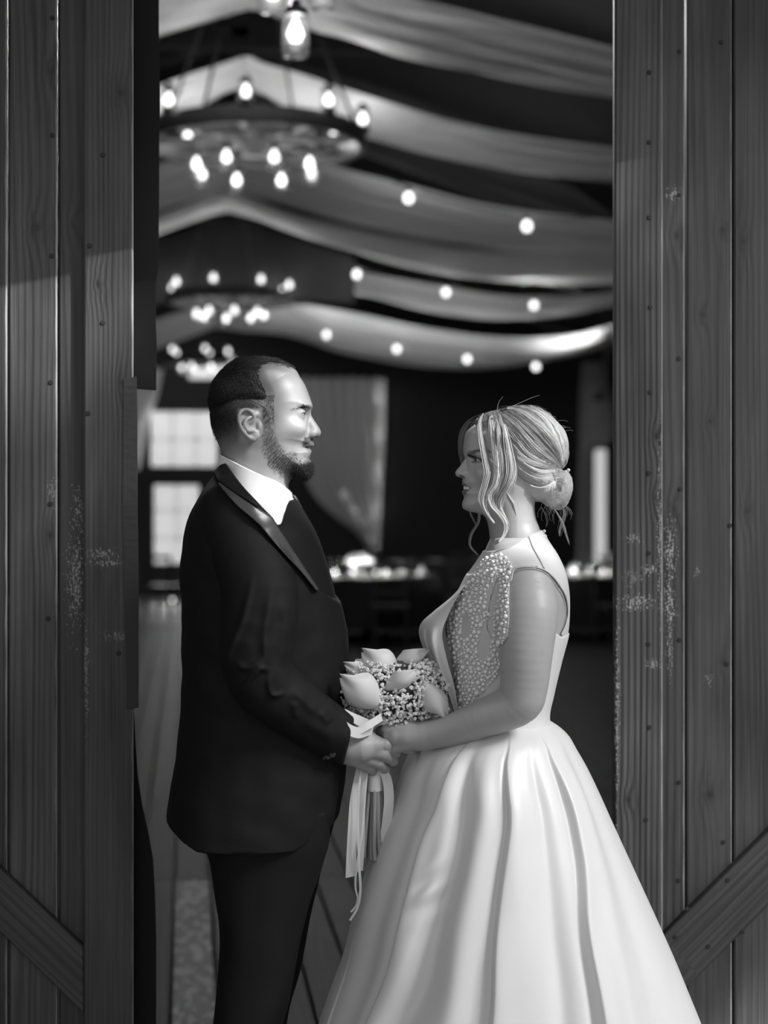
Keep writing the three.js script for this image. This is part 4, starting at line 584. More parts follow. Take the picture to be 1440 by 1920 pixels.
const sleeveF = (x, y, z) => Math.max(Math.min(gSlvF(x, y, z), y < 1085 ? Math.max(coatArm(x, y, z), gSlvF(x, y, z) - 7) : 1e3), x - 655);
const gHem = (x, y) => { const hy = x < 390 ? lerp(1522, 1563, clamp((x - 313) / 77, 0, 1) ** 0.85) : lerp(1563, 1520, clamp((x - 560) / 90, 0, 1)); return y - hy; };
const gV = outline([[424, 840], [417, 860], [458, 903], [523, 970], [548, 1010], [582, 1065], [604, 1100], [640, 1130], [720, 1130], [720, 840]], 0);       // the opening of the coat, both sides
const coatShell = (x, y, z) => gCoat(x, y, z) - 3 * noise(x * 0.02, y * 0.02, z * 0.02);
const coatArm = (x, y, z) => { const c = coatShell(x, y, z); return z > 60 ? smin(c, gSlvN(x, y, z), lerp(22, 0.6, sstep(930, 1066, y))) : z < -60 ? smin(c, gSlvF(x, y, z), lerp(22, 0.6, sstep(930, 1066, y))) : c; };
const shellOf = (f) => Math.max(f, -f - 11);
const coat = (x, y, z) => smax(smax(y < 1056 ? smax(shellOf(coatArm(x, y, z)), -gSlvN(x, y, z) - 6, 2) : shellOf(coatShell(x, y, z)), gHem(x, y), 2), -gV(x, y), 2);
const jacketGeo = mergeGeometries([meshField(coat, [296, 855, -230], [672, 1590, 230], 5.5, { base: GB })].map((g) => { g.userData = {}; return g; }));
const jacket = mesh('jacket', jacketGeo, wool, man);
mesh('sleeve', meshField(sleeveN, [370, 895, 60], [690, 1470, 300], 3.2, { base: GB, pull: 1 }), wool, jacket);
mesh('sleeve', meshField(sleeveF, [380, 900, -290], [680, 1470, 20], 8, { base: GB }), wool, jacket);
// lapels and jacket collar lie on the coat
const overlay = (f, o, s, lift, thick) => (x, y, z) => smax(smax(Math.abs(f(x, y, z) - lift) - thick, o(x, y), 2.4), s > 0 ? 8 - z : z + 8, 1);
const gLap = (x, y) => { const v = gV(x, y), w = lerp(5, 25, sstep(1102, 962, y)) * lerp(1, 1.15, sstep(975, 945, y)); return smax(smax(v - w, -v - 1, 1), smax(-(0.536 * (x - 437) * -1 + 0.844 * (y - 914)), y - 1100, 1), 1.5); }, gColl = (x, y) => { const v = gV(x, y); return smax(smax(v - 27, -v - 1, 1), smax(0.536 * (x - 437) * -1 + 0.844 * (y - 914) + 1, x - 500, 1), 1.5); };
const neckIn = (x, y, z) => coatShell(x, y, z);
for (const s of [1, -1]) {
  mesh('lapel', meshField(overlay(coatArm, gLap, s, 5, 2.8), [425, 890, s > 0 ? 2 : -215], [615, 1110, s > 0 ? 215 : -2], s > 0 ? 1.8 : 3.2, { base: GB, slack: 2.5, pull: 4 }), satinBlack, jacket);
  mesh('collar', meshField(overlay(coatArm, gColl, s, 4.5, 3), [385, 840, s > 0 ? 2 : -205], [510, 955, s > 0 ? 205 : -2], s > 0 ? 1.9 : 3.2, { base: GB, slack: 2.5, pull: 4 }), wool, jacket);
}
for (const [dx, dy] of [[0, 0], [-9, 8], [-18, 16]]) { const p = seen(624 + dx, 1412 + dy * 0.6, 150); const z = front(sleeveN, p[0], p[1], 260, 60); if (z != null) { const b = mesh('cuff_button', latheGeo([[0, -2 / 960], [5.5 / 960, -2 / 960], [6 / 960, 0], [5 / 960, 1.6 / 960], [3 / 960, 1 / 960], [0, 1 / 960]], 16).rotateX(Math.PI / 2), mat(0.015, 0.25), jacket); b.position.copy(px3(p[0], p[1], z + 1, GB)); } }
// shirt: front and a standing collar around the neck
const gShirtT = stack([[930, 410, 548, 62], [960, 380, 566, 130], [1000, 362, 588, 178], [1050, 356, 606, 178], [1100, 354, 620, 172], [1160, 356, 630, 168]], 2.25);
const shirtF = (x, y, z) => smax(smax(gShirtT(x, y, z), gV(x, y) - 25, 2), 915 - y, 2);
const shirt = mesh('shirt', meshField(shirtF, [400, 905, -190], [650, 1165, 190], 5, { base: GB }), shirtMat, man);
const neckOff = (x, y, z) => { const D = -gProf(x, y), q = 1 - Math.min(D / R1, 1); return (Math.sqrt((Math.abs(z) / gW(x, y)) ** 2 + q * q) - 1) * R1; };
const gStand = outline([[416, 854], [421, 856], [445, 868], [471, 881], [500, 894], [522, 903], [536, 913], [547, 924], [549, 933], [545, 950], [541, 964], [535, 972], [528, 968], [500, 985], [430, 985], [405, 900]], 3, 40);
mesh('collar', meshField((x, y, z) => smax(Math.abs(neckOff(x, y, z) - 7) - 3, gStand(x, y), 1.5), [396, 845, -86], [566, 990, 86], 2.2, { base: GB, slack: 2.5 }), shirtMat, shirt);
{ const b = mesh('stud', new THREE.SphereGeometry(3.4 / 960, 14, 10).scale(1, 1, 0.6), mat(0.012, 0.2), shirt); const z = front((x, y, zz) => neckOff(x, y, zz) - 10, 531, 940, 120, 0) ?? 30; b.position.copy(px3(531, 940, z + 0.5, GB)); }
// waistcoat and a tie with a woven pattern
mesh('waistcoat', meshField((x, y, z) => smax(smax(gShirtT(x, y, z) - 5, Math.abs(gV(x, y) - 10) - 60, 2), 971 - 36 * sstep(535, 546, x) - y + Math.abs(z) * 0.08, 4), [400, 920, -200], [660, 1165, 200], 3, { base: GB }), wool, man);
{
  const tp = outline([[545, 926], [554, 929], [563, 945], [575, 972], [590, 1000], [602, 1034], [612, 1070], [620, 1100], [608, 1100], [590, 1070], [570, 1030], [552, 992], [541, 970], [543, 950]], 4, 30);
  const tieMat = cloth(0.014, 0.4, { sheen: 0.3, sheenColor: grey(0.3), bumpMap: dataTex(128, 128, (x, y) => ((Math.floor(x / 16) + Math.floor(y / 10)) % 3 === 0 ? 0.9 : 0.4)), bumpScale: 0.0008 }); tieMat.bumpMap.repeat.set(9, 9);
  mesh('tie', meshField((x, y, z) => smax(tp(x, y), Math.abs(z) - lerp(18, 44, sstep(940, 1090, y)) + 6 * sstep(968, 955, y), 5), [532, 915, -52], [642, 1116, 52], 2.4, { base: GB }), tieMat, man);
}
// trousers and shoes
const gTrN = stack([[1500, 380, 622, 90, 78], [1560, 390, 620, 88, 78], [1600, 402, 608, 84, 78], [1660, 411, 588, 80, 78], [1746, 420, 566, 74, 80], [1833, 415, 552, 70, 80], [1920, 406, 530, 66, 82], [2150, 405, 505, 56, 83], [2372, 402, 500, 52, 84]]), gTrF = stack([[1500, 380, 626, 90, -78], [1560, 392, 624, 88, -78], [1600, 406, 613, 84, -78], [1660, 416, 597, 80, -78], [1746, 424, 577, 74, -80], [1833, 420, 561, 70, -80], [1920, 412, 538, 66, -82], [2150, 412, 512, 56, -83], [2372, 410, 508, 52, -84]]);
mesh('trousers', meshField((x, y, z) => smin(gTrN(x, y, z), gTrF(x, y, z), 10) - 2.2 * noise(x * 0.018, y * 0.012, z * 0.02), [360, 1490, -190], [650, 2385, 190], 7, { base: GB }), trouserMat, man);
for (const [s, dx] of [[1, 0], [-1, 8]]) {
  const sh = (x, y, z) => { const X = x - dx, Z = z - s * 86; const upper = smin(ell([440, 2395, 0], [44, 34, 38])(X, y, Z), ell([545, 2405, 0], [90, 26, 42])(X, y, Z), 30), sole = Math.max(Math.abs(y - 2424) - 4, ell([515, 2424, 0], [126, 40, 47])(X, y, Z)); return smin(Math.max(upper, y - 2422), sole, 3); };
  mesh('shoe', meshField(sh, [385, 2350, s * 86 - 60], [660, 2436, s * 86 + 60], 4.5, { base: GB }), mat(0.01, 0.22), man);
}
// ---------------------------------------------------------------- the woman
const BB = [960, 0], woman = standAt('person', 'blonde woman in a white satin gown with a pearl bodice, hair in a low bun', 'person', BB[0]);
const skinWoman = new THREE.MeshPhysicalMaterial({ color: grey(1), vertexColors: true, roughness: 0.45 });
const TURN = 9 * Math.PI / 180, cT = Math.cos(TURN), sT = Math.sin(TURN), AX = 958;
const bProf = outline([[884, 800], [873, 812], [869.5, 828], [868, 843], [869, 852], [871.5, 861], [871.5, 870], [870, 882], [868.5, 893], [866.5, 901], [865.5, 907.5], [868, 912], [870, 917], [867.5, 922], [866.5, 926], [869, 933], [866.5, 940], [865, 947], [867.5, 954], [876, 958.5], [889, 961], [903, 965], [911, 972], [916, 988], [919, 1012], [921, 1032], [922, 1060], [1020, 1060], [1014, 1000], [1004, 968], [1004, 935], [1020, 905], [1042, 875], [1052, 840], [1046, 808], [1020, 784], [980, 772], [935, 777], [905, 786]], 5);
const bNose = outline([[873, 858], [869.5, 862], [866.5, 866.5], [861, 874], [855, 881], [852, 886], [852.5, 891], [856.5, 894.5], [864, 896], [872, 896.5], [881, 891], [880, 870]], 5);
const bW = gridded(scatter([[1030, 830, 72], [990, 820, 73], [950, 820, 71], [905, 820, 57], [885, 820, 50], [885, 850, 54], [905, 860, 58], [900, 890, 59], [930, 880, 63], [930, 925, 51], [905, 940, 44], [880, 950, 36], [872, 940, 36], [875, 915, 44], [880, 890, 50], [960, 900, 60], [960, 960, 46], [930, 985, 42], [970, 1020, 52], [930, 1030, 48]], 22), 840, 750, 1080, 1080);
const bEye = [893, 862.5, 33];
const bUp = chain([[867.5, 908, 0, 3.4], [872, 908, 10, 3.2], [887, 913, 24, 1.5]], 2.5), bLow = chain([[868.8, 922.8, 0, 4.5], [873, 923.5, 10, 4], [887, 915.5, 24, 1.6]], 2.5), bGap = ell([868, 915.4, 0], [18, 3.7, 21]);
const womanBase = (x, y, az) => { const q = 1 - Math.min(-bProf(x, y) / 50, 1); return (Math.sqrt((az / bW(x, y)) ** 2 + q * q) - 1) * 50; };
function womanFace(x, y, z) {
  const az = Math.abs(z); let f = womanBase(x, y, az);
  if (x < 945 && y > 825 && y < 970 && az < 75) {
    f = smin(f, len3((x - 901) / 17, (y - 888) / 13, (az - 42) / 14) * 13 - 13, 12);
    f = smax(f, -(len3((x - 874) / 13, (y - 861) / 9, (az - 33) / 13) - 1) * 9, 7);
    f = smin(f, len3(x - bEye[0], y - bEye[1], az - bEye[2]) - 13.2, 3);
    f = smax(f, -(len3((x - 882) / 9.5, (y - 863.5 - (x - 884) * 0.3) / 2.7, (az - 34) / 13) - 1) * 2.7, 1.1);
    const ND = -bNose(x, y), wn = lerp(6.5, 11.5, sstep(864, 889, y)), nq = 1 - Math.min(ND / 11, 1);
    let nf = (Math.sqrt((az / wn) ** 2 + nq * nq) - 1) * 9;
    nf = smin(nf, (len3((x - 870) / 9, (y - 889) / 7, (az - 10.5) / 5.5) - 1) * 5.5, 4);
    nf = smax(nf, -(len3((x - 864) / 6.5, (y - 894.2) / 2.5, (az - 7.5) / 4.2) - 1) * 2.5, 1.2);
    f = smin(f, nf, 4);
    f = smin(f, Math.min(bUp(x, y, az), bLow(x, y, az)), 2.5);
    f = smax(f, -bGap(x, y, az), 1);
  }
  return f;
}
const womanHead = (x, y, z) => { const X = x - AX, x0 = AX + X * cT - z * sT, z0 = X * sT + z * cT, k = sstep(1010, 965, y); return womanFace(lerp(x, x0, k), y, lerp(z, z0, k)); };
const bTorso = stack([[1008, 920, 1020, 54], [1022, 914, 1030, 88], [1036, 908, 1039, 118], [1052, 898, 1047, 143], [1075, 882, 1056, 155], [1110, 864, 1062, 155], [1150, 848, 1063, 146], [1185, 844, 1060, 142], [1240, 852, 1046, 132], [1300, 859, 1032, 120], [1345, 861, 1024, 116], [1400, 850, 1040, 136], [1480, 838, 1058, 160], [1560, 842, 1056, 166]], 2.2);
const A = (x, y, z, r) => [...seen(x, y, z), r];
const bArmN = limb([A(990, 1102, 134, 44), A(992, 1152, 156, 51), A(987, 1215, 168, 48), A(982, 1290, 168, 42), A(975, 1315, 166, 40), A(905, 1347, 142, 34), A(840, 1371, 115, 28), A(792, 1380, 96, 25)], 5);
const bArmF = chain([[996, 1100, -138, 47], [992, 1180, -158, 50], [980, 1300, -165, 39], [880, 1355, -110, 31], [780, 1390, -40, 24]], 14);
const womanHand = (() => {
  const J = A, palm = chain([J(795, 1381, 96, 24.5), J(768, 1381, 92, 23), J(745, 1380, 90, 20)], 8), q = [];
  for (let i = 0; i < 4; i++) { const y0 = 1366 + i * 12.5; q.push(chain([J(760, 1368 + i * 8.5, 96, 14), J(727 + i * 2, y0, 92 - i * 3, 10.6), J(713 + i * 4, y0 + 3, 70, 8.6), J(724 + i * 4, y0 + 5, 44, 7.8), J(742 + i * 2, y0 + 4, 38, 6.8)], 4)); }
  const th = chain([J(768, 1364, 92, 15), J(745, 1352, 78, 11), J(724, 1349, 56, 9), J(706, 1352, 42, 7.6)], 4), little = chain([J(752, 1402, 70, 8.6), J(772, 1409, 62, 7), J(784, 1406, 52, 6)], 3);
  return (x, y, z) => { let f = smin(palm(x, y, z), th(x, y, z), 7); for (const c of q) f = smin(f, c(x, y, z), 2.4); return smin(f, little(x, y, z), 2); };
})();
const womanBody = (x, y, z) => smin(bTorso(x, y, z), smin(bArmN(x, y, z), bArmF(x, y, z), 1), 12);
const bLegs = (x, y, z) => smin(chain([[945, 1520, 75, 86], [950, 1760, 70, 54], [965, 2060, 66, 44], [985, 2330, 64, 26], [930, 2400, 66, 22]], 16)(x, y, z), chain([[945, 1520, -75, 86], [950, 1760, -70, 54], [965, 2060, -66, 44], [985, 2330, -64, 26], [930, 2400, -66, 22]], 16)(x, y, z), 10);
const bBrow = outline([[874, 850], [880, 847], [892, 844.5], [903, 847], [912, 852], [903, 849.8], [892, 848], [881, 850.5]], 4, 30);
function womanSkin(x, y, z) {
  const n = fbm(x * 0.04, y * 0.04, z * 0.04, 3); let c = (y < 975 ? 0.4 : 0.37) * (1 + 0.07 * n);
  if (y < 965 && x < 960) {
    const X = x - AX, x0 = AX + X * cT - z * sT, z0 = X * sT + z * cT, az = Math.abs(z0);
    if (az > 6 && az < 58) c = lerp(c, 0.05, 0.9 * sstep(2.6, -1.6, bBrow(x0, y)));
    if (x0 < 920 && az > 14 && az < 56) { const t = clamp((x0 - 873) / 24, 0, 1), ly = 854.5 + 12.5 * t, dl = Math.hypot(y - ly, Math.max(0, 873 - x0, x0 - 898)); c = lerp(c, 0.13, 0.5 * sstep(8, 2, Math.hypot(y - ly + 2, Math.max(0, 873 - x0, x0 - 896)))); c = lerp(c, 0.015, 0.95 * sstep(3.4, 1.6, dl)); const d2 = Math.abs(y - 867.3 - 0.05 * (x0 - 880)) + Math.max(0, 878 - x0, x0 - 893); c = lerp(c, 0.06, 0.6 * sstep(2.4, 0.8, d2)); }
    if (Math.abs(x0 - 864) < 8 && Math.abs(y - 894) < 4 && az > 3 && az < 12) c = lerp(c, 0.02, 0.85 * sstep(1.25, 0.8, len3((x0 - 864) / 7, (y - 893.8) / 3, (az - 7.5) / 4.5)));
    if (az < 28 && x0 < 895 && y > 900) { const l = Math.min(bUp(x0, y, az), bLow(x0, y, az)); c = lerp(c, 0.11, 0.9 * sstep(2.6, 0.6, l)); if (bGap(x0, y, az) < 0.5) c = 0.07; }
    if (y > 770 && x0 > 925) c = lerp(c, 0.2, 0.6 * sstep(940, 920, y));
  }
  return c;
}
const womanGeo = mergeGeometries([meshField(womanHead, [842, 762, -86], [1062, 1062, 86], 2.1, { base: BB, color: womanSkin }), meshField(womanBody, [780, 1000, -230], [1080, 1560, 230], 5, { base: BB, color: womanSkin }), meshField((x, y, z) => smin(womanHand(x, y, z), bArmN(x, y, z), 9), [694, 1330, 20], [822, 1424, 136], 2.1, { base: BB, color: womanSkin }), meshField(bLegs, [840, 1450, -180], [1060, 2436, 180], 12, { base: BB, color: womanSkin })].map((g) => { g.userData = {}; return g; }));
const womanSelf = mesh('body', womanGeo, skinWoman, woman);
const turned = (x, y, z) => { const X = x - AX; return [AX + X * cT + z * sT, y, -X * sT + z * cT]; };
for (const s of [1, -1]) {
  mesh('eye', new THREE.SphereGeometry(12 / 960, 24, 18), eyeWhite, womanSelf).position.copy(px3(...turned(bEye[0], bEye[1], s * bEye[2]), BB));
  mesh('iris', new THREE.SphereGeometry(5.6 / 960, 18, 12).scale(0.45, 1, 1), mat(0.015, 0.05), woman).position.copy(px3(...turned(bEye[0] - 9.8, bEye[1] + 0.3, s * (bEye[2] + 2.5)), BB));
}
{ // teeth and lashes
  const t = []; for (let i = -4; i <= 4; i++) { const a = i * 0.21, g = new THREE.SphereGeometry(1, 12, 10); g.scale(2.2 / 960, 4 / 960, 3 / 960); g.rotateY(-a); const p = turned(891 - 21.4 * Math.cos(a), 914.8 + 0.25 * Math.abs(i), 20 * Math.sin(a)); g.translate(...px3(...p, BB).toArray()); t.push(g); }
  mesh('teeth', t, mat(0.7, 0.25), womanSelf);
  const l = [], Q = rng(77); for (const s of [1, -1]) { for (let i = 0; i < 34; i++) { const a = i / 33, x = lerp(876, 897, a), y = lerp(856, 867, a), z = lerp(24, 47, a); l.push({ pts: [0, 0.5, 1].map((k) => turned(x - k * lerp(4.5, 2.5, a) - 0.5, y - 0.5 - k * 0.6 - k * k * 1.4, s * (z + k * lerp(0.5, 4.5, a)))), r: 0.6, r1: 0.2, c: 0.006 }); } for (let i = 0; i < 46; i++) { const a = Q(), x = lerp(872, 900, a), y = 849.6 - 4.2 * Math.sin(Math.PI * Math.min(1, a * 0.86 + 0.08)) + 2 * a + 2.6 * (Q() - 0.5), z = front((p, q, r) => womanFace(p, q, r), x, y, 90, 0) ?? 30; l.push({ pts: [[x, y, z], [x + 2.5, y - 0.5, z + 0.8], [x + 5, y + 0.4, z + 0.6]].map(([p, q, r]) => turned(p, q, s * r)), r: 0.5, r1: 0.2, c: 0.03 }); } }
  for (const h of [0, 1]) mesh('eyelash', strands(l.slice(h * 80, h * 80 + 80), BB), hairDark, womanSelf);
}
// ---- hair
const bHair1 = outline([[888, 792], [905, 777], [935, 769], [953, 764], [970, 762], [993, 763], [1016, 770], [1036, 784], [1053, 801], [1063, 821], [1065, 838], [1062, 856], [1056, 872], [1050, 882], [1049, 900], [1040, 925], [1018, 939], [988, 938], [962, 925], [941, 905], [925, 880], [914, 850], [902, 822], [893, 806]], 5);
const bHW = gridded(scatter([[900, 800, 52], [930, 800, 66], [980, 800, 78], [1030, 820, 78], [920, 850, 66], [960, 870, 75], [1020, 880, 72], [990, 930, 60], [1040, 915, 50]], 30), 860, 740, 1100, 980);
const bunAt = [1044, 917, 0];
function hairField(x, y, z) {
  const X = x - AX, x0 = AX + X * cT - z * sT, z0 = X * sT + z * cT, q = 1 - Math.min(-bHair1(x0, y) / 52, 1);
  const f = (Math.sqrt((z0 / bHW(x0, y)) ** 2 + q * q) - 1) * 52;
  const bx = x - bunAt[0], by = y - bunAt[1], b = (len3((bx * 0.86 + by * 0.5) / 27, (by * 0.86 - bx * 0.5) / 37, z / 37) - 1) * 27;
  return smin(f, b, 6) + 1.2 * noise((x * 0.5 + y * 0.45) * 0.18, (y * 0.8 - x * 0.6) * 0.05, z * 0.08);
}
const hairBlond = new THREE.MeshPhysicalMaterial({ color: grey(1), vertexColors: true, roughness: 0.38, side: THREE.DoubleSide, sheen: 0.2, sheenColor: grey(0.6), sheenRoughness: 0.4 });
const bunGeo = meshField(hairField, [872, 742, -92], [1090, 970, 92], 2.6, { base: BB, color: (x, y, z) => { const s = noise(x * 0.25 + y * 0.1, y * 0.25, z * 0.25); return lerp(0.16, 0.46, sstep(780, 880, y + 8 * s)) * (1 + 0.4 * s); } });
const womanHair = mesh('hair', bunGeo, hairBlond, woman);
{
  const R = rng(41), S = (pts) => new THREE.CatmullRomCurve3(pts.map((p) => V(p[0], p[1], p[2] ?? 0)), false, 'centripetal'), pick = (c, t) => { const v = c.getPoint(clamp(t, 0, 1)); return [v.x, v.y, v.z]; };
  const list = [];
  function sweep(curves, n, { lift = [1, 4], jit = 2.5, r = 0.7, lo = 0.2, hi = 0.55, root = 0.5, clumps = 10, both = true, seed = 1, steps = 18, endK = 1 }) {
    const cs = curves.map(S);
    for (let i = 0; i < n; i++) {
      const t = R(), cl = noise(t * clumps, seed * 3.7), L = lerp(lift[0], lift[1], R()) + 2.6 * cl, tone = clamp(lerp(lo, hi, 0.5 + 0.9 * cl + 0.5 * (R() - 0.5)), 0.05, 0.75), j = [0, 1, 2, 3].map(() => (R() - 0.5) * jit * 2);
      const c = S(cs.map((k, m) => { const p = pick(k, t + (R() - 0.5) * 0.02); return [p[0] + j[m % 4], p[1] + j[(m + 1) % 4]]; })), pts = [];
      for (let s = 0; s < steps; s++) { const p = c.getPoint(s / (steps - 1)); let z = front(hairField, p.x, p.y, 110, 0); const side = z == null; if (side) z = 0; pts.push([p.x, p.y, z + L * Math.sin(Math.PI * clamp(s / (steps - 1), 0.12, endK)) * (side ? 0.2 : 1)]); }
      list.push({ pts, r, r1: r * 0.5, c: tone * root, c1: tone * 1.1 });
      if (both && R() < 0.25) list.push({ pts: pts.map(([x, y, z]) => { const d = (x - AX) * sT * 2; return [x, y, -z - d * cT]; }), r: r * 1.3, r1: r * 0.5, c: tone * root, c1: tone });
    }
  }
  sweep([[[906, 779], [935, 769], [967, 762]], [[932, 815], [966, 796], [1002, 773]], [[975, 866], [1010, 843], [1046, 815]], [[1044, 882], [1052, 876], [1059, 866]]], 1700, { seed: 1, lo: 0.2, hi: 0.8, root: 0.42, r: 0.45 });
  sweep([[[963, 762], [1000, 763], [1030, 777]], [[1003, 784], [1034, 793], [1055, 811]], [[1034, 838], [1054, 843], [1065, 848]], [[1053, 877], [1057, 873], [1061, 866]]], 1000, { seed: 2, lo: 0.42, hi: 0.9, root: 0.7, r: 0.45 });
  sweep([[[914, 784], [919, 808], [924, 838]], [[958, 852], [948, 866], [944, 880]], [[1004, 884], [994, 906], [986, 926]], [[1052, 880], [1048, 899], [1036, 916]]], 1500, { seed: 3, lo: 0.34, hi: 0.9, root: 0.5, r: 0.45 });
  sweep([[[940, 862], [946, 884]], [[972, 902], [976, 920]], [[1012, 916], [1014, 933]], [[1051, 893], [1046, 908]]], 700, { seed: 4, lo: 0.6, hi: 0.95, r: 0.45, root: 0.8, lift: [2, 6] });
  sweep([[[897, 784], [912, 776], [932, 771]], [[904, 832], [918, 830], [940, 826]], [[913, 878], [928, 880], [950, 876]], [[918, 905], [936, 922], [958, 934]]], 900, { seed: 5, lo: 0.24, hi: 0.8, root: 0.6, r: 0.5, lift: [3, 8], endK: 0.6 });
  sweep([[[942, 880], [956, 905]], [[946, 915], [966, 930]], [[952, 935], [975, 945]], [[958, 955], [982, 958]]], 160, { seed: 6, lo: 0.2, hi: 0.5, r: 0.5, lift: [2, 4], jit: 5, both: false });
  // the bun: loops wound round its middle
  for (let i = 0; i < 1100; i++) {
    const a0 = -2.2 + 1.4 * R(), turns = 2.2 + 2.6 * R(), k0 = 0.06 + 0.96 * Math.sqrt(R()), tone = clamp(0.66 + 0.3 * noise(k0 * 9, 4) + 0.2 * (R() - 0.5), 0.12, 0.85), pts = [], l = 0.5 + 3 * R();
    for (let s = 0; s < 14; s++) { const t = s / 13, a = a0 + turns * t, k = k0 * (1 - 0.35 * t * R()) , x = 1045 + 27 * k * Math.cos(a) - 9 * k * Math.sin(a) * 0.2, y = 919 + 38 * k * Math.sin(a), z = front(hairField, x, y, 110, 0) ?? 0; pts.push([x, y, z + l]); }
    list.push({ pts, r: 0.7, r1: 0.35, c: tone * 0.8, c1: tone });
  }
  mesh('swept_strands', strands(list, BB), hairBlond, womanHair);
  // loose locks
  function lock(g, w, n, lo, hi, r = 0.65, wave = 0, zs = 3) {
    { const q = g[0], zf = front(hairField, q[0], q[1], 110, 0); if (zf != null && q[2] > 0) q[2] = zf - 1; }
    const c = S(g), out = [];
    for (let i = 0; i < n; i++) {
      const a = R() * 6.283, d = Math.sqrt(R()), tone = clamp(lerp(lo, hi, R() * 0.6 + 0.4 * (0.5 + 0.5 * Math.sin(a))), 0.05, 0.8), ph = (R() - 0.5) * 0.9, out2 = R() < 0.1 ? 2.2 : 1, pts = [];
      for (let s = 0; s < 34; s++) { const t = s / 33, p = c.getPoint(t), tp = Math.sin(Math.PI * (0.03 + 0.87 * t)) * w * (1.1 - 0.5 * t) * out2; pts.push([p.x + d * Math.cos(a + t * 1.5) * tp + wave * Math.sin(t * 7 + ph), p.y + 3 * ph * t, p.z + d * Math.sin(a + t * 1.5) * tp * 0.6]); }
      out.push({ pts: pts.slice(0, 34 - Math.floor(R() * 7)), r, r1: r * 0.4, c: tone * 0.75, c1: tone });
    }
    return mesh('lock', strands(out, BB), hairBlond, womanHair);
  }
  lock([[904, 777, 30], [896, 796, 52], [899, 828, 64], [907, 868, 70], [911, 889, 72], [907, 909, 70], [900.5, 933, 66], [901.5, 948, 64], [911, 966, 60], [923, 980, 56]], 5.5, 220, 0.4, 0.78, 0.5);
  lock([[922, 773, 40], [917, 792, 60], [919, 812, 68], [924, 849, 74], [928, 879, 75], [924, 910, 72], [913, 930, 66], [918, 948, 62], [934, 965, 58], [944, 982, 54], [942, 1000, 52], [932, 1015, 56]], 6, 240, 0.4, 0.78, 0.5);
  lock([[938, 790, 70], [942, 815, 78], [948, 850, 80], [953, 884, 80], [949, 906, 78], [941, 922, 72], [933, 938, 64], [934, 954, 60], [944, 970, 56]], 6, 220, 0.42, 0.8, 0.5);
  lock([[944, 924, 70], [949, 935, 64], [956, 945, 58], [960, 955, 54], [964, 968, 52]], 3.5, 60, 0.35, 0.65);
  lock([[928, 778, 56], [929, 810, 72], [933, 850, 76], [938, 890, 74], [936, 915, 68], [925, 940, 60]], 7, 170, 0.3, 0.65, 0.5);
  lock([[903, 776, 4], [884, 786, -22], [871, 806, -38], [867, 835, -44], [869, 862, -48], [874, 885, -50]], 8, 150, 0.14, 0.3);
  lock([[893, 900, -52], [902, 960, -50], [900, 980, -46], [886, 1005, -40], [884, 1024, -36], [899, 1043, -30]], 2.6, 40, 0.35, 0.6, 0.55);
  lock([[883, 940, -48], [884, 962, -46], [890, 975, -44], [895, 986, -42]], 1.4, 14, 0.3, 0.5, 0.5);
  lock([[1034, 950, 20], [1048, 975, 22], [1060, 998, 20], [1065, 1022, 16]], 3, 22, 0.3, 0.55, 0.4, 2);
  lock([[1050, 945, 10], [1056, 965, 8], [1052, 990, 8], [1047, 1005, 6]], 4, 18, 0.25, 0.5, 0.35, 2);
  // flyaway hairs
  const fly = [];
  for (let i = 0; i < 70; i++) { const a = R(), x = lerp(900, 1062, a), y0 = 764 + ((x - 975) / 95) ** 2 * 55, l = 8 + 26 * R() * R(), dx = (0.3 + R()) * (R() < 0.25 ? -1 : 1), pts = []; for (let s = 0; s < 8; s++) { const t = s / 7; pts.push([x + dx * l * t, y0 - l * 0.6 * t + l * 0.55 * t * t * (R() * 0.2 + 0.9), 20 * (R() * 0.04) + (a - 0.5) * 20 * noise(i, 3)]); } fly.push({ pts, r: 0.3, r1: 0.15, c: 0.4 }); }
  for (let i = 0; i < 26; i++) { const x = 1012 + 50 * R(), y0 = 938 + 14 * R(), l = 10 + 38 * R() * R(), b = (R() - 0.4) * 44, pts = []; for (let s = 0; s < 9; s++) { const t = s / 8; pts.push([x + b * Math.sin(t * 2.2), y0 + l * t, 18 + 6 * noise(i, 1)]); } fly.push({ pts, r: 0.3, r1: 0.15, c: 0.32 }); }
  fly.push({ pts: [[932, 770, 8], [933, 760, 8], [936, 752, 9], [943, 744, 10]], r: 0.7, r1: 0.3, c: 0.6 }, { pts: [[955, 765, 20], [975, 756, 18], [995, 747, 16], [1010, 742, 14]], r: 0.5, r1: 0.2, c: 0.55 });
  mesh('flyaway_hairs', strands(fly, BB), hairBlond, womanHair).userData.kind = 'stuff';
  const pearlSmall = new THREE.SphereGeometry(1, 14, 10);
  for (const [x, y, r] of [[1059, 885, 3.2], [1064, 882, 3.4], [1061, 889, 2.6], [1033, 942, 2.4]]) { const m = mesh('hair_pearl', pearlSmall, mat(0.75, 0.18), womanHair); m.scale.setScalar(r / 960); m.position.copy(px3(x, y, 16, BB)); }
}
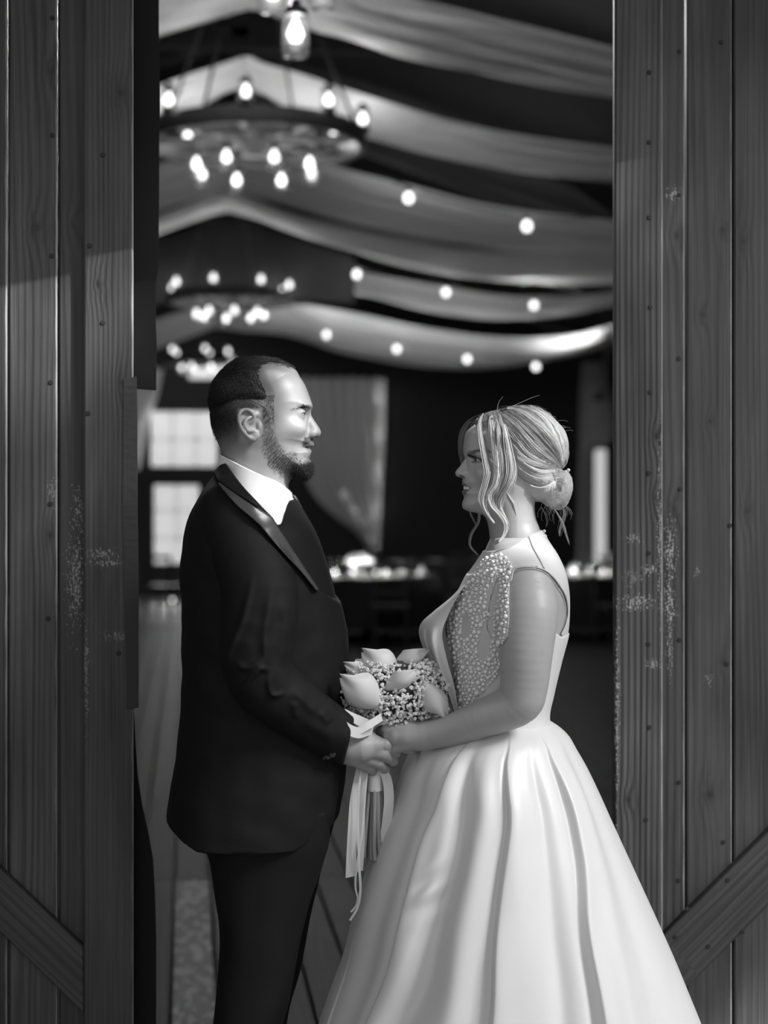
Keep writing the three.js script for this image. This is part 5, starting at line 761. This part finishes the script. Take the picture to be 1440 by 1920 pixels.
// ---- gown
const satin = cloth(0.7, 0.4, { sheen: 0.25, sheenColor: grey(0.6), sheenRoughness: 0.35 }), gauze = cloth(0.54, 0.8), pearlMat = mat(0.82, 0.16, { clearcoat: 0.5, clearcoatRoughness: 0.1 });
const SK = [[1340, 860, 1026, 120], [1350, 850, 1030, 128], [1362, 832, 1048, 146], [1379, 806, 1066, 168], [1403, 778, 1080, 186], [1440, 755, 1101, 206], [1490, 739, 1125, 226], [1539, 718, 1147, 243], [1598, 697, 1174, 262], [1692, 667, 1217, 288], [1790, 643, 1261, 308], [1875, 612, 1296, 324], [1920, 597, 1314, 332], [2100, 556, 1380, 352], [2360, 540, 1450, 372]];
const skirtRows = stack(SK), uFold = (c) => { const f = curveY(c); return f; };
const pleats = [   // [u as a function of y, depth (positive: ridge), width in u]
  [uFold([[1340, 0.24], [1453, 0.21], [1532, 0.17], [1627, 0.156], [1727, 0.147], [1875, 0.11], [2360, 0.1]]), 16, 0.05, 1], [uFold([[1340, 0.3], [1479, 0.3], [1558, 0.3], [1653, 0.26], [1764, 0.23], [1875, 0.18], [2360, 0.15]]), -20, 0.035],
  [uFold([[1340, 0.27], [1480, 0.25], [1560, 0.235], [1700, 0.2], [1875, 0.15], [2360, 0.12]]), 5, 0.03], [uFold([[1340, 0.52], [1432, 0.52], [1505, 0.51], [1611, 0.465], [1716, 0.435], [1917, 0.41], [2360, 0.39]]), 17, 0.07, 1], [uFold([[1340, 0.57], [1440, 0.58], [1611, 0.54], [1917, 0.5], [2360, 0.48]]), 5, 0.06],
  [uFold([[1340, 0.78], [1442, 0.8], [1558, 0.78], [1664, 0.73], [1769, 0.71], [1917, 0.7], [2360, 0.69]]), 17, 0.05, 1], [uFold([[1340, 0.86], [1442, 0.87], [1558, 0.85], [1769, 0.79], [1917, 0.775], [2360, 0.76]]), 14, 0.04], [uFold([[1340, 0.41], [1500, 0.4], [1700, 0.34], [1917, 0.3], [2360, 0.28]]), 15, 0.05], [uFold([[1340, 0.68], [1500, 0.67], [1700, 0.63], [1917, 0.6], [2360, 0.58]]), -9, 0.03], [uFold([[1340, 0.93], [1500, 0.93], [1700, 0.9], [1917, 0.87], [2360, 0.85]]), -9, 0.03], [uFold([[1340, 0.1], [1500, 0.09], [1700, 0.07], [1917, 0.05], [2360, 0.05]]), -8, 0.03]];
function skirtPoint(u, v) {
  const y = lerp(1341, 2355, v ** 1.15), [xa, xb, b0] = skirtRows.row(y), a = u * 2 * Math.PI, xc = (xa + xb) / 2, rx = (xb - xa) / 2, cx = Math.cos(a), sz = Math.sin(a), back = sz < 0, b = back ? b0 * lerp(1, 0.78, sstep(1400, 1800, y)) : b0;
  let d = 0; const w = (1 + cx) / 2, ramp = sstep(1342, 1480, y);
  if (!back) for (const [f, h, s, crisp] of pleats) { const dw = w - f(y); d += h * ramp * lerp(0.8, 1.25, sstep(1500, 2000, y)) * (crisp ? sstep(-0.007, 0.004, dw) * Math.exp(-((Math.max(dw, 0) / s) ** 2)) - 0.35 * Math.exp(-(((dw + 0.012) / 0.014) ** 2)) : Math.exp(-((dw / s) ** 2))) * sstep(0, 0.12, sz); } else d = 10 * ramp * Math.sin(a * 13) * sstep(0, 0.25, -sz);
  d += ramp * 3 * noise(w * 9, y * 0.004, 3) * (back ? 0 : 1);
  const cr = (w - 0.2 - 0.02) / 0.05, crease = Math.exp(-(cr * cr)) * Math.exp(-(((y - 1620) / 45) ** 2)) * (back ? 0 : 1); d += 5 * crease * Math.sin((y - 1620) * 0.13 + (w - 0.2) * 60);
  const nx = cx / rx, nz = sz / b, nl = Math.hypot(nx, nz);
  const edge = Math.abs(cx) > 0.97 ? 0.25 : 1; return px3(xc + rx * cx + nx / nl * d * edge, y, b * sz + nz / nl * d, BB);
}
const gown = mesh('wedding_gown', sheetGeo((u, v) => skirtPoint(u, v), 900, 150), satin, woman);
{ const g = gown.geometry, n = g.attributes.normal; for (let j = 0; j <= 150; j++) { const a = j * 901, b = a + 900, x = n.getX(a) + n.getX(b), y = n.getY(a) + n.getY(b), z = n.getZ(a) + n.getZ(b), l = Math.hypot(x, y, z); n.setXYZ(a, x / l, y / l, z / l); n.setXYZ(b, x / l, y / l, z / l); } }
const yokeMask = outline([[921, 1031], [958, 1021], [987, 1003], [1018, 993], [1060, 985], [1092, 1050], [1092, 1190], [1041, 1184], [1052, 1167], [1058, 1146], [1052, 1117], [1040, 1097], [1022, 1076], [1005, 1063], [982, 1057], [953, 1061], [945, 1078], [941, 1110], [939, 1160], [930, 1190], [830, 1190], [830, 1120], [870, 1070], [900, 1036]], 3, 40);
const headShell = (x, y, z) => smin(womanBody(x, y, z), womanHead(x, y, z), 14);
mesh('yoke', meshField((x, y, z) => smax(headShell(x, y, z) - 3.6, yokeMask(x, y), 1.2), [826, 986, -220], [1078, 1196, 222], 2.5, { base: BB, slack: 2.2 }), gauze, gown);
const bodMask = outline([[930, 1060], [918, 1090], [905, 1150], [912, 1185], [940, 1170], [985, 1150], [1041, 1186], [1075, 1188], [1075, 1352], [840, 1352], [826, 1200], [830, 1120], [870, 1080]], 3, 40);
const pearlZone = outline([[903, 1044], [925, 1033], [949, 1050], [943, 1078], [939, 1115], [936, 1150], [930, 1190], [930, 1235], [918, 1262], [886, 1298], [860, 1330], [854, 1312], [850, 1270], [840, 1228], [827, 1202], [823, 1168], [838, 1150], [850, 1116], [872, 1090], [886, 1070]], 3, 40);
const gaps = [outline([[922, 1078], [907, 1098], [903, 1125], [913, 1144], [920, 1120], [926, 1096]], 3, 30), outline([[912, 1148], [898, 1160], [889, 1195], [890, 1222], [900, 1226], [910, 1200], [915, 1175]], 3, 30), outline([[868, 1140], [861, 1165], [862, 1190], [872, 1185], [876, 1160]], 3, 30)];
const bodF = (x, y, z) => smax(bTorso(x, y, z) - 6, bodMask(x, y), 1.2);
const satinTint = cloth(1, 0.42, { vertexColors: true, sheen: 0.25, sheenColor: grey(0.6), sheenRoughness: 0.35 });
mesh('bodice', meshField(bodF, [818, 1050, -176], [1082, 1360, 176], 3.4, { base: BB, slack: 2.2, color: (x, y) => lerp(0.7, 0.56, sstep(4, -10, pearlZone(x, y))) }), satinTint, gown);
{ // raised edges of the armhole and neckline, seam and back button
  const surf = (x, y) => front((a, b, c) => headShell(a, b, c) - 4, x, y, 240, -10), run = (pts) => spline(pts, 5).map((p) => px3(p.x, p.y, (surf(p.x, p.y) ?? 0) + 1, BB));
  mesh('trim', [tubeGeo(run([[945, 1082], [952, 1062], [982, 1057.5], [1005, 1063], [1022, 1076], [1040, 1097], [1052, 1117], [1057, 1146], [1052, 1166], [1043, 1182]]), 1.2 / 960, 80, 6), tubeGeo(run([[924, 1031], [958, 1021], [986, 1004], [1008, 996]]), 0.8 / 960, 40, 6)], gauze, gown);
  const seam = run([[988, 1006], [991, 1024], [998, 1042], [1005, 1060]]); mesh('seam', tubeGeo(seam, 1.6 / 960, 24, 6), gauze, gown);
  mesh('button', new THREE.SphereGeometry(4 / 960, 12, 10), satin, gown).position.copy(px3(1062, 1191, 6, BB));
  mesh('button', new THREE.SphereGeometry(3.2 / 960, 12, 10), satin, gown).position.copy(px3(1020, 996, 4, BB));
}
{ // the folded satin lapel at the bust
  const inner = S2([[882, 1080, 44], [858, 1110, 74], [836, 1150, 88], [826, 1180, 92], [834, 1225, 84], [848, 1275, 66], [858, 1330, 50]]), outer = S2([[880, 1078, 20], [847, 1117, 12], [812, 1146, 10], [789, 1168, 12], [785, 1186, 16], [800, 1232, 26], [820, 1280, 38], [846, 1334, 44]]);
  function S2(p) { return new THREE.CatmullRomCurve3(p.map((q) => V(...q)), false, 'centripetal'); }
  const f = (u, v) => { const a = inner.getPoint(v), b = outer.getPoint(v), p = a.clone().lerp(b, u), w = Math.sin(Math.PI * v); const ridge = Math.exp(-(((u - 0.34) / 0.14) ** 2)) * sstep(0.4, 0.62, v) * 15 + Math.sin(u * Math.PI) * 16 * w; return px3(p.x - 2 * ridge * 0.1, p.y, p.z + ridge - 7 * Math.exp(-(((u - 0.62) / 0.1) ** 2)) * sstep(0.35, 0.6, v), BB); };
  mesh('lapel', sheetGeo(f, 40, 70), satin, gown);
  mesh('lapel', sheetGeo((u, v) => { const p = f(u, v); p.z = -p.z * 0.6 - 0.01; p.x += 0.012; return p; }, 20, 40), satin, gown);
}
{ // pearls sewn on the bodice: large ones singly, seed beads together
  const R = rng(91), done = [], big = new THREE.SphereGeometry(1, 16, 12), cells = new Map();
  const free = (x, y, r) => { for (let i = -1; i <= 1; i++) for (let j = -1; j <= 1; j++) for (const q of cells.get(`${Math.floor(x / 12) + i},${Math.floor(y / 12) + j}`) ?? []) if (Math.hypot(q[0] - x, q[1] - y) < (q[2] + r) * 0.86) return false; return true; };
  const zOf = (x, y) => front((a, b, c) => Math.min(bodF(a, b, c), smax(womanBody(a, b, c) - 4, yokeMask(a, b), 1)), x, y, 220, -5);
  const seeds = [];
  for (const [tries, r0, r1] of [[2600, 3.5, 5.0], [4600, 2.5, 3.4], [14000, 1.2, 2.2]]) for (let i = 0; i < tries; i++) {
    const x = 820 + 132 * R(), y = 1036 + 296 * R(), r = lerp(r0, r1, R() * R()); const zn = pearlZone(x, y); if (zn > -r * 0.4) continue;
    let g = 0; for (const q of gaps) if (q(x, y) < r * 0.5) g = 1; if (g || !free(x, y, r)) continue; if (r0 > 3 && R() < 0.25) continue;
    const z = zOf(x, y); if (z == null) continue; const p = [x, y, r]; const k = `${Math.floor(x / 12)},${Math.floor(y / 12)}`; (cells.get(k) ?? cells.set(k, []).get(k)).push(p); (r > 2.6 && done.length < 290 ? done : seeds).push([x, y, z + r * 0.55, r]);
  }
  for (const [x, y, z, r] of done) { const m = mesh('pearl', big, pearlMat, gown); m.scale.setScalar(r / 960); m.position.copy(px3(x, y, z, BB)); }
  const im = new THREE.InstancedMesh(new THREE.SphereGeometry(1, 10, 8), pearlMat, seeds.length), M = new THREE.Matrix4();
  seeds.forEach(([x, y, z, r], i) => { const p = px3(x, y, z, BB), s = r / 960; M.makeScale(s, s, s).setPosition(p); im.setMatrixAt(i, M); }); im.name = 'seed_bead'; im.userData.kind = 'stuff'; gown.add(im);
}
// ---------------------------------------------------------------- the bouquet held between them
const QB = [705, 0], bouquet = standAt('bouquet', 'round bouquet of calla lilies and tiny white blooms held between the couple', 'bouquet', QB[0]);
{
  const R = rng(17), petal = mat(0.66, 0.6, { side: THREE.DoubleSide, transmission: 0.15, thickness: 0 }), green = mat(0.05, 0.8), stemMat = mat(0.3, 0.5), ribbonMat = cloth(0.66, 0.36, { sheen: 0.3, sheenColor: grey(0.5) }), bloom = mat(0.74, 0.75);
  const qp = (x, y, z) => px3(x, y, z, QB);
  // a calla: a rolled spathe from base to pointed tip, its opening turned by roll; flat flattens the roll
  function calla(b, t, w, roll, open = 0.62, flare = 1) {
    const B = qp(...b), T = qp(...t), ax = T.clone().sub(B), L = ax.length(); ax.normalize();
    const s = Math.abs(ax.z) > 0.9 ? V(1, 0, 0) : V(0, 0, 1), e1 = s.clone().addScaledVector(ax, -s.dot(ax)).normalize(), e2 = ax.clone().cross(e1), W = w / 960;
    const dir = (a) => e1.clone().multiplyScalar(Math.cos(a + roll)).addScaledVector(e2, Math.sin(a + roll));
    const f = (u, v) => { const a = (u - 0.5) * 2, arc = Math.PI * lerp(1.02, open, sstep(0.2, 0.7, v)), r = W * (0.16 + 0.9 * Math.pow(Math.sin(Math.PI * Math.pow(v, 1.15) * 0.985 + 0.04), 0.8)) * lerp(1, flare, v), edge = Math.pow(Math.abs(a), 3), len = L * (v * (1 - 0.22 * edge * v)) + 0.004 * Math.sin(a * 7) * v; return B.clone().addScaledVector(ax, len).addScaledVector(dir(a * arc), r * (1 + 0.12 * edge * v)); };
    const m = mesh('calla_lily', sheetGeo(f, 36, 26), petal, bouquet);
    mesh('spadix', tubeGeo([B.clone().addScaledVector(ax, L * 0.15), B.clone().addScaledVector(ax, L * 0.4), B.clone().addScaledVector(ax, L * 0.62)], 0.0042, 8, 6), mat(0.4, 0.7), m);
    return m;
  }
  calla([716, 1310, 108], [641, 1253, 132], 31, 0.1, 0.5);
  calla([722, 1280, 112], [779, 1243, 128], 17, 0.5, 0.55);
  calla([790, 1268, 100], [832, 1334, 112], 21, -0.2, 0.5);
  calla([746, 1270, 66], [680, 1213, 70], 30, 0.2, 0.5);
  calla([735, 1252, 50], [800, 1212, 62], 19, 0.2, 0.5);
  calla([712, 1268, 70], [647, 1236, 84], 17, 0.3, 0.5);
  const heart = ell([738, 1290, 62], [76, 58, 54]), mass = meshField((x, y, z) => heart(x, y, z) + 5 * noise(x * 0.07, y * 0.07, z * 0.07), [645, 1215, -5], [830, 1365, 130], 6, { base: QB }); mesh('greenery', mass, green, bouquet).userData.kind = 'stuff';
  // baby's breath: small double blooms on fine stalks
  const one = (() => { const g = []; for (let i = 0; i < 7; i++) { const a = i * 2.4, s = new THREE.IcosahedronGeometry(1, 0); s.scale(0.5, 0.42, 0.5); const h = i / 6; s.translate(0.5 * Math.cos(a) * (1 - h * 0.5), 0.2 * h + 0.15 * Math.sin(a * 2), 0.5 * Math.sin(a) * (1 - h * 0.5)); g.push(s); } return join(g.map((q) => { q.deleteAttribute('uv'); return q; })); })();
  one.computeVertexNormals();
  const list = [], stalks = [];
  for (let i = 0; i < 2900; i++) {
    const th = Math.acos(1 - 2 * R()), ph = R() * 6.283, n = [Math.sin(th) * Math.cos(ph), Math.cos(th), Math.sin(th) * Math.sin(ph)]; if (n[2] < -0.5 || n[1] > 0.8) continue;
    const k = 0.98 + 0.24 * R(), x = 738 + n[0] * 86 * k * (n[1] < -0.2 ? 0.96 : 1), y = 1288 - n[1] * 62 * k, z = 62 + n[2] * 56 * k; if (y > 1350 + 8 * R()) continue;
    const s = 2.6 + 2.6 * R(); list.push([x, y, z, s, R() * 6]); if (R() < 0.2) stalks.push({ pts: [[738 + n[0] * 40, 1296 - n[1] * 30, 62 + n[2] * 28], [(738 + n[0] * 62), 1292 - n[1] * 46, 62 + n[2] * 42], [x, y, z]], r: 0.5, r1: 0.4, c: 0.12 });
  }
  const im = new THREE.InstancedMesh(one, bloom, list.length), M = new THREE.Matrix4(), Q = new THREE.Quaternion(), E = new THREE.Euler();
  list.forEach(([x, y, z, s, a], i) => { Q.setFromEuler(E.set(a, a * 1.7, a * 0.6)); M.compose(qp(x, y, z), Q, V(1, 1, 1).multiplyScalar(s / 960)); im.setMatrixAt(i, M); }); im.name = 'tiny_blooms'; im.userData.kind = 'stuff'; bouquet.add(im);
  mesh('stalks', strands(stalks, QB), new THREE.MeshPhysicalMaterial({ color: grey(1), vertexColors: true, roughness: 0.7 }), bouquet).userData.kind = 'stuff';
  // stems, wrap and ribbons
  for (let i = 0; i < 11; i++) { const a = i / 11 * 6.283 + 0.3, k = i % 3 === 0 ? 0.4 : 1; mesh('stem', tubeGeo([qp(716 + 10 * k * Math.cos(a), 1345, 56 + 10 * k * Math.sin(a)), qp(703 + 9 * k * Math.cos(a), 1440, 58 + 9 * k * Math.sin(a)), qp(701 + 12 * k * Math.cos(a), 1490, 60 + 11 * k * Math.sin(a)), qp(700 + 19 * k * Math.cos(a), 1570 + 14 * R(), 62 + 14 * k * Math.sin(a)), qp(701 + 21 * k * Math.cos(a), 1590 + 8 * R(), 62 + 15 * k * Math.sin(a))], 4.4 / 960, 22, 8), stemMat, bouquet); }
  const wrap = []; for (const [y, r] of [[1352, 12], [1385, 14], [1440, 15], [1472, 15.5], [1473, 13]]) wrap.push([r / 960, EYE + (960 - y) / 960]); const wg = latheGeo(wrap, 28); wg.translate((702 - QB[0]) / 960, 0, 58 / 960); mesh('wrap', wg, ribbonMat, bouquet);
  function ribbon(pts, w, wdir) { const c = new THREE.CatmullRomCurve3(pts.map((p) => qp(...p)), false, 'centripetal'), d = wdir.map((q) => V(q[0], -q[1], q[2]).normalize().multiplyScalar(w / 1920)); return mesh('ribbon', sheetGeo((u, v) => { const k = v * (d.length - 1), i = Math.min(d.length - 2, Math.floor(k)), t = d[i].clone().lerp(d[i + 1], k - i); return c.getPoint(v).addScaledVector(t, (u - 0.5) * 2); }, 4, 60), ribbonMat, bouquet); }
  ribbon([[684, 1405, 66], [676, 1440, 74], [668, 1480, 84], [664, 1530, 90], [661, 1580, 90], [659, 1624, 92]], 19, [[1, 0, 0.3], [1, 0, -0.1], [1, -0.25, 0.2]]);
  ribbon([[690, 1405, 66], [684, 1445, 78], [680, 1500, 82], [679, 1560, 84], [676, 1615, 86]], 12, [[1, 0, -0.5], [1, 0, 0.2], [1, -0.3, 0]]);
  ribbon([[684, 1405, 68], [676, 1450, 90], [673, 1520, 98], [675, 1600, 100], [677, 1650, 100], [671, 1680, 98], [658, 1702, 96]], 4.4, [[1, 0, 0.2], [1, 0, 0], [1, 0.3, 0]]);
  ribbon([[694, 1405, 66], [688, 1450, 86], [681, 1540, 94], [671, 1600, 96], [668, 1640, 94], [672, 1670, 92], [660, 1688, 92]], 3.6, [[1, 0, 0.4], [1, 0, -0.2], [1, 0.3, 0]]);
  ribbon([[704, 1405, 62], [714, 1430, 70], [724, 1445, 72], [729, 1480, 74], [725, 1530, 74], [716, 1590, 72]], 18, [[1, -0.6, 0.2], [1, 0, 0.1], [1, 0, 0.2]]);
  ribbon([[700, 1352, 118], [676, 1354, 152], [656, 1344, 168], [643, 1330, 164], [650, 1321, 148], [668, 1330, 138], [690, 1343, 120]], 19, [[-0.25, 1, 0], [-0.2, 1, 0.1], [0.3, 1, 0.2], [-0.3, 1, 0]]);
  ribbon([[668, 1354, 150], [690, 1342, 146], [716, 1328, 132]], 14, [[0.3, 1, 0.2], [0.3, 1, -0.1]]);
}
// ---------------------------------------------------------------- dressed tables and chairs deep in the barn
{
  const R = rng(23), darkCloth = cloth(0.012, 0.85), chinaMat = mat(0.7, 0.25), wine = new THREE.MeshPhysicalMaterial({ color: grey(0.95), roughness: 0.03, transmission: 1, thickness: 0 }), wax = new THREE.MeshStandardMaterial({ color: grey(0.8), emissive: grey(1), emissiveIntensity: 3.2, roughness: 0.5 }), chairWood = mat(0.014, 0.45), bloom = mat(0.6, 0.8), leafM = mat(0.06, 0.8);
  const spots = {};
  function table(name, x, z, r, where, label) {
    const t = thing('round_table', label, 'table', V(x, 0, z));
    mesh('tabletop', latheGeo([[0, 0.715], [r - 0.01, 0.715], [r, 0.722], [r, 0.74], [r - 0.01, 0.747], [0, 0.747]], 40), chairWood, t);
    mesh('column', latheGeo([[0, 0], [0.3, 0], [0.3, 0.03], [0.06, 0.06], [0.05, 0.68], [0.12, 0.715], [0, 0.715]], 20), chairWood, t);
    const c = tag(mesh('tablecloth', sheetGeo((u, v) => { const a = u * 6.2832, q = v < 0.4 ? v / 0.4 : 1, d = v < 0.4 ? 0 : (v - 0.4) / 0.6, rr = (r + 0.004) * q + d * (0.05 + 0.03 * Math.sin(a * 11)); return V(x + rr * Math.cos(a), 0.751 - d * 0.6, z + rr * Math.sin(a)); }, 132, 20), darkCloth), `dark cloth hanging over the round table ${where}`, 'tablecloth'); void c;
    return t;
  }
  function plateAt(p, where) { const m = mesh('plate', latheGeo([[0, 0.004], [0.08, 0.004], [0.135, 0.018], [0.136, 0.021], [0.08, 0.009], [0, 0.008]], 28), chinaMat); m.position.copy(p); m.position.y = 0.748; return tag(m, `white plate laid on the dark round table ${where}`, 'plate', `plates ${where}`); }
  function glassAt(p, where) { const t = thing('wine_glass', `clear stemmed glass on the dark round table ${where}`, 'glass', V(p.x, 0.751, p.z), 0, `glasses ${where}`); mesh('bowl', latheGeo([[0.004, 0.1], [0.03, 0.115], [0.042, 0.15], [0.036, 0.2], [0.034, 0.2], [0.04, 0.15], [0.028, 0.118], [0, 0.104]], 16), wine, t); mesh('stem', latheGeo([[0.036, 0.001], [0.036, 0.003], [0.005, 0.01], [0.004, 0.1], [0, 0.1]], 12), wine, t); return t; }
  function candleAt(p, label) { const t = thing('tealight', label, 'candle', V(p.x, p.y, p.z)); mesh('cup', latheGeo([[0, 0], [0.034, 0], [0.042, 0.09], [0.039, 0.09], [0.032, 0.006], [0, 0.006]], 16), wine, t); mesh('candle', latheGeo([[0, 0.007], [0.029, 0.007], [0.029, 0.035], [0, 0.033]], 14), chinaMat, t); const f = mesh('flame', latheGeo([[0, 0.036], [0.011, 0.048], [0.009, 0.062], [0, 0.085]], 10).scale(1.5, 1, 1.5), wax, t); lamp(f, 0.06, 0.9); return t; }
  function flowersAt(p, label) {
    const t = thing('centrepiece', label, 'flowers', V(p.x, 0.751, p.z)); mesh('vase', latheGeo([[0, 0], [0.06, 0], [0.07, 0.06], [0.05, 0.13], [0.055, 0.15], [0.045, 0.15], [0.04, 0.12], [0, 0.02]], 20), wine, t);
    for (let i = 0; i < 16; i++) { const a = i * 2.4, k = 0.05 + 0.1 * Math.sqrt(i / 16), g = new THREE.IcosahedronGeometry(0.035 + 0.012 * R(), 1); const q = g.attributes.position; for (let j = 0; j < q.count; j++) { const s = 1 + 0.25 * noise(q.getX(j) * 60 + i, q.getY(j) * 60, q.getZ(j) * 60); q.setXYZ(j, q.getX(j) * s, q.getY(j) * s * 0.85, q.getZ(j) * s); } g.computeVertexNormals(); const b = mesh('flower', g, bloom, t); b.position.set(k * Math.cos(a), 0.21 + 0.06 * Math.cos(k * 14), k * Math.sin(a)); }
    mesh('stems', Array.from({ length: 8 }, (_, i) => tubeGeo([V(0, 0.03, 0), V(0.03 * Math.cos(i), 0.14, 0.03 * Math.sin(i)), V(0.09 * Math.cos(i), 0.22, 0.09 * Math.sin(i))], 0.004, 6, 5)), leafM, t).userData.kind = 'stuff';
    return t;
  }
  function napkinAt(p, where, face) { const g = new THREE.ConeGeometry(0.06, 0.13, 4, 6); const q = g.attributes.position; for (let i = 0; i < q.count; i++) { const y = q.getY(i) + 0.065; q.setXYZ(i, q.getX(i) * (1 + 0.15 * Math.sin(y * 40)), y, q.getZ(i) * 0.55); } g.computeVertexNormals(); const m = tag(mesh('napkin', g, linen), '', 'napkin', `napkins ${where}`); m.position.set(p.x, 0.757, p.z); m.rotation.y = face; return m; }
  const linen = cloth(0.8, 0.8);
  let proto;
  function chair(x, z, face, label, group) {
    let t;
    if (!proto) {
      t = proto = thing('dining_chair', label, 'chair', V(0, 0, 0));
      mesh('seat', boxGeo(0.42, 0.04, 0.42, 0, 0.45, 0, 0.01), chairWood, t);
      for (const [sx, sz] of [[-1, 1], [1, 1]]) mesh('leg', barGeo(V(sx * 0.18, 0, sz * 0.18), V(sx * 0.185, 0.44, sz * 0.185), 0.035, 0.035), chairWood, t);
      for (const sx of [-1, 1]) mesh('leg', barGeo(V(sx * 0.18, 0, -0.2), V(sx * 0.18, 0.92, -0.23), 0.035, 0.035), chairWood, t);
      for (const y of [0.6, 0.74, 0.88]) mesh('slat', boxGeo(0.34, 0.06, 0.02, 0, y, -0.222, 0.004), chairWood, t);
      mesh('stretcher', boxGeo(0.34, 0.025, 0.025, 0, 0.2, 0.18), chairWood, t);
    } else { t = proto.clone(); t.name = numbered('dining_chair'); scene.add(t); t.userData = { label, category: 'chair' }; }
    t.position.set(x, 0.003, z); t.rotation.y = face; if (group) t.userData.group = group; return t;
  }
  const T1 = at(690, 1078, 20), T2 = at(1150, 1075, 20.2), T3 = at(880, 1060, 26);
  const W1 = 'between the couple', W2 = 'behind the woman', W3 = 'far behind the woman\'s face';
  table('a', T1.x, T1.z, 0.86, W1, 'round table under a dark cloth seen between the couple'); table('b', T2.x, T2.z, 0.86, W2, 'round table under a dark cloth behind the woman, next to the doorway edge'); table('c', T3.x, T3.z, 0.8, W3, 'far round table under a dark cloth, just left of the woman\'s collar');
  const order = ['leftmost', 'second from the left', 'third from the left', 'fourth from the left', 'fifth from the left', 'sixth from the left', 'seventh from the left', 'rightmost'];
  const byPlace = (list, text) => { list.sort((a, b) => { const f = (o) => { const r = o.position.clone().sub(camera.position); return r.dot(RIGHT) / r.dot(FWD); }; return f(a) - f(b); }).forEach((o, i) => { o.userData.label = text(i === list.length - 1 ? 'rightmost' : order[i]); }); };
  for (const [T, W, n, off, seats] of [[T1, W1, 7, 0.2, [0, 1, 2, 5, 6]], [T2, W2, 7, 0.5, [0, 1, 2, 3, 6]], [T3, W3, 5, 0.1, [1, 2, 4]]]) {
    const P = [], G = [], C = [], N = [];
    for (let i = 0; i < n; i++) {
      const a = i / n * 6.283 + off; P.push(plateAt(V(T.x + 0.66 * Math.cos(a), 0, T.z + 0.66 * Math.sin(a)), W)); if (T !== T3) N.push(napkinAt(V(T.x + 0.66 * Math.cos(a), 0, T.z + 0.66 * Math.sin(a)), W, -a)); if (T !== T3) G.push(glassAt(V(T.x + 0.44 * Math.cos(a + 0.25), 0, T.z + 0.44 * Math.sin(a + 0.25)), W));
      const c = a + 0.39; if (seats.includes(i) && T.x + 1.3 * Math.cos(c) < X1 - 0.35) C.push(chair(T.x + 1.32 * Math.cos(c), T.z + 1.32 * Math.sin(c), -c - Math.PI / 2, '', `chairs round the table ${W}`));
    }
    byPlace(P, (w) => `${w} of the white plates on the table ${W}`); byPlace(G, (w) => `${w} of the stemmed glasses on the table ${W}`); byPlace(N, (w) => `${w} of the folded white napkins on the table ${W}`); byPlace(C, (w) => `${w} of the dark chairs at the table ${W}`);
  }
  flowersAt(V(T1.x - 0.1, 0, T1.z - 0.05), 'low pale flower arrangement in the middle of the table between the couple');
  flowersAt(V(T2.x - 0.05, 0, T2.z), 'pale flower arrangement on the table behind the woman');
  const on = (px, d, T) => { const p = at(px, 1060, d); p.y = 0.751; return p; };
  candleAt(on(628, 19.7), 'lit candle glass on the table, nearest the man\'s chest'); candleAt(on(704, 19.75), 'lit candle glass on the table between the couple, left one of a close pair'); candleAt(on(724, 20.3), 'lit candle glass on the table between the couple, right one of a close pair');
  candleAt(on(1076, 20.3), 'lit candle glass on the table behind the woman\'s shoulder'); candleAt(on(1132, 20.5), 'lit candle glass on the far table beside the right door edge');
  candleAt(on(662, 19.9), 'lit candle glass on the table between the couple, near its middle, left of the flowers'); candleAt(on(1104, 20.6), 'lit candle glass in the middle of the table behind the woman');
  for (const [px, l] of [[297, 'small lit candle on the floor by the left door edge'], [323, 'small lit candle on the floor against the man\'s back']]) { const p = onY(px, 1131, 0.004); candleAt(p, l); }
  const c1 = onY(312, 1140, 0); chair(c1.x, c1.z + 2.4, 0.4, 'dark slat-back chair standing alone below the far window');
}

const renderer = new THREE.WebGLRenderer();
renderer.toneMapping = THREE.LinearToneMapping; renderer.toneMappingExposure = EXPOSURE;
renderer.shadowMap.enabled = true;
scene.traverse((o) => { if (o.isMesh) { o.castShadow = true; o.receiveShadow = true; } delete o.userData.kids; });
renderer.render(scene, camera);
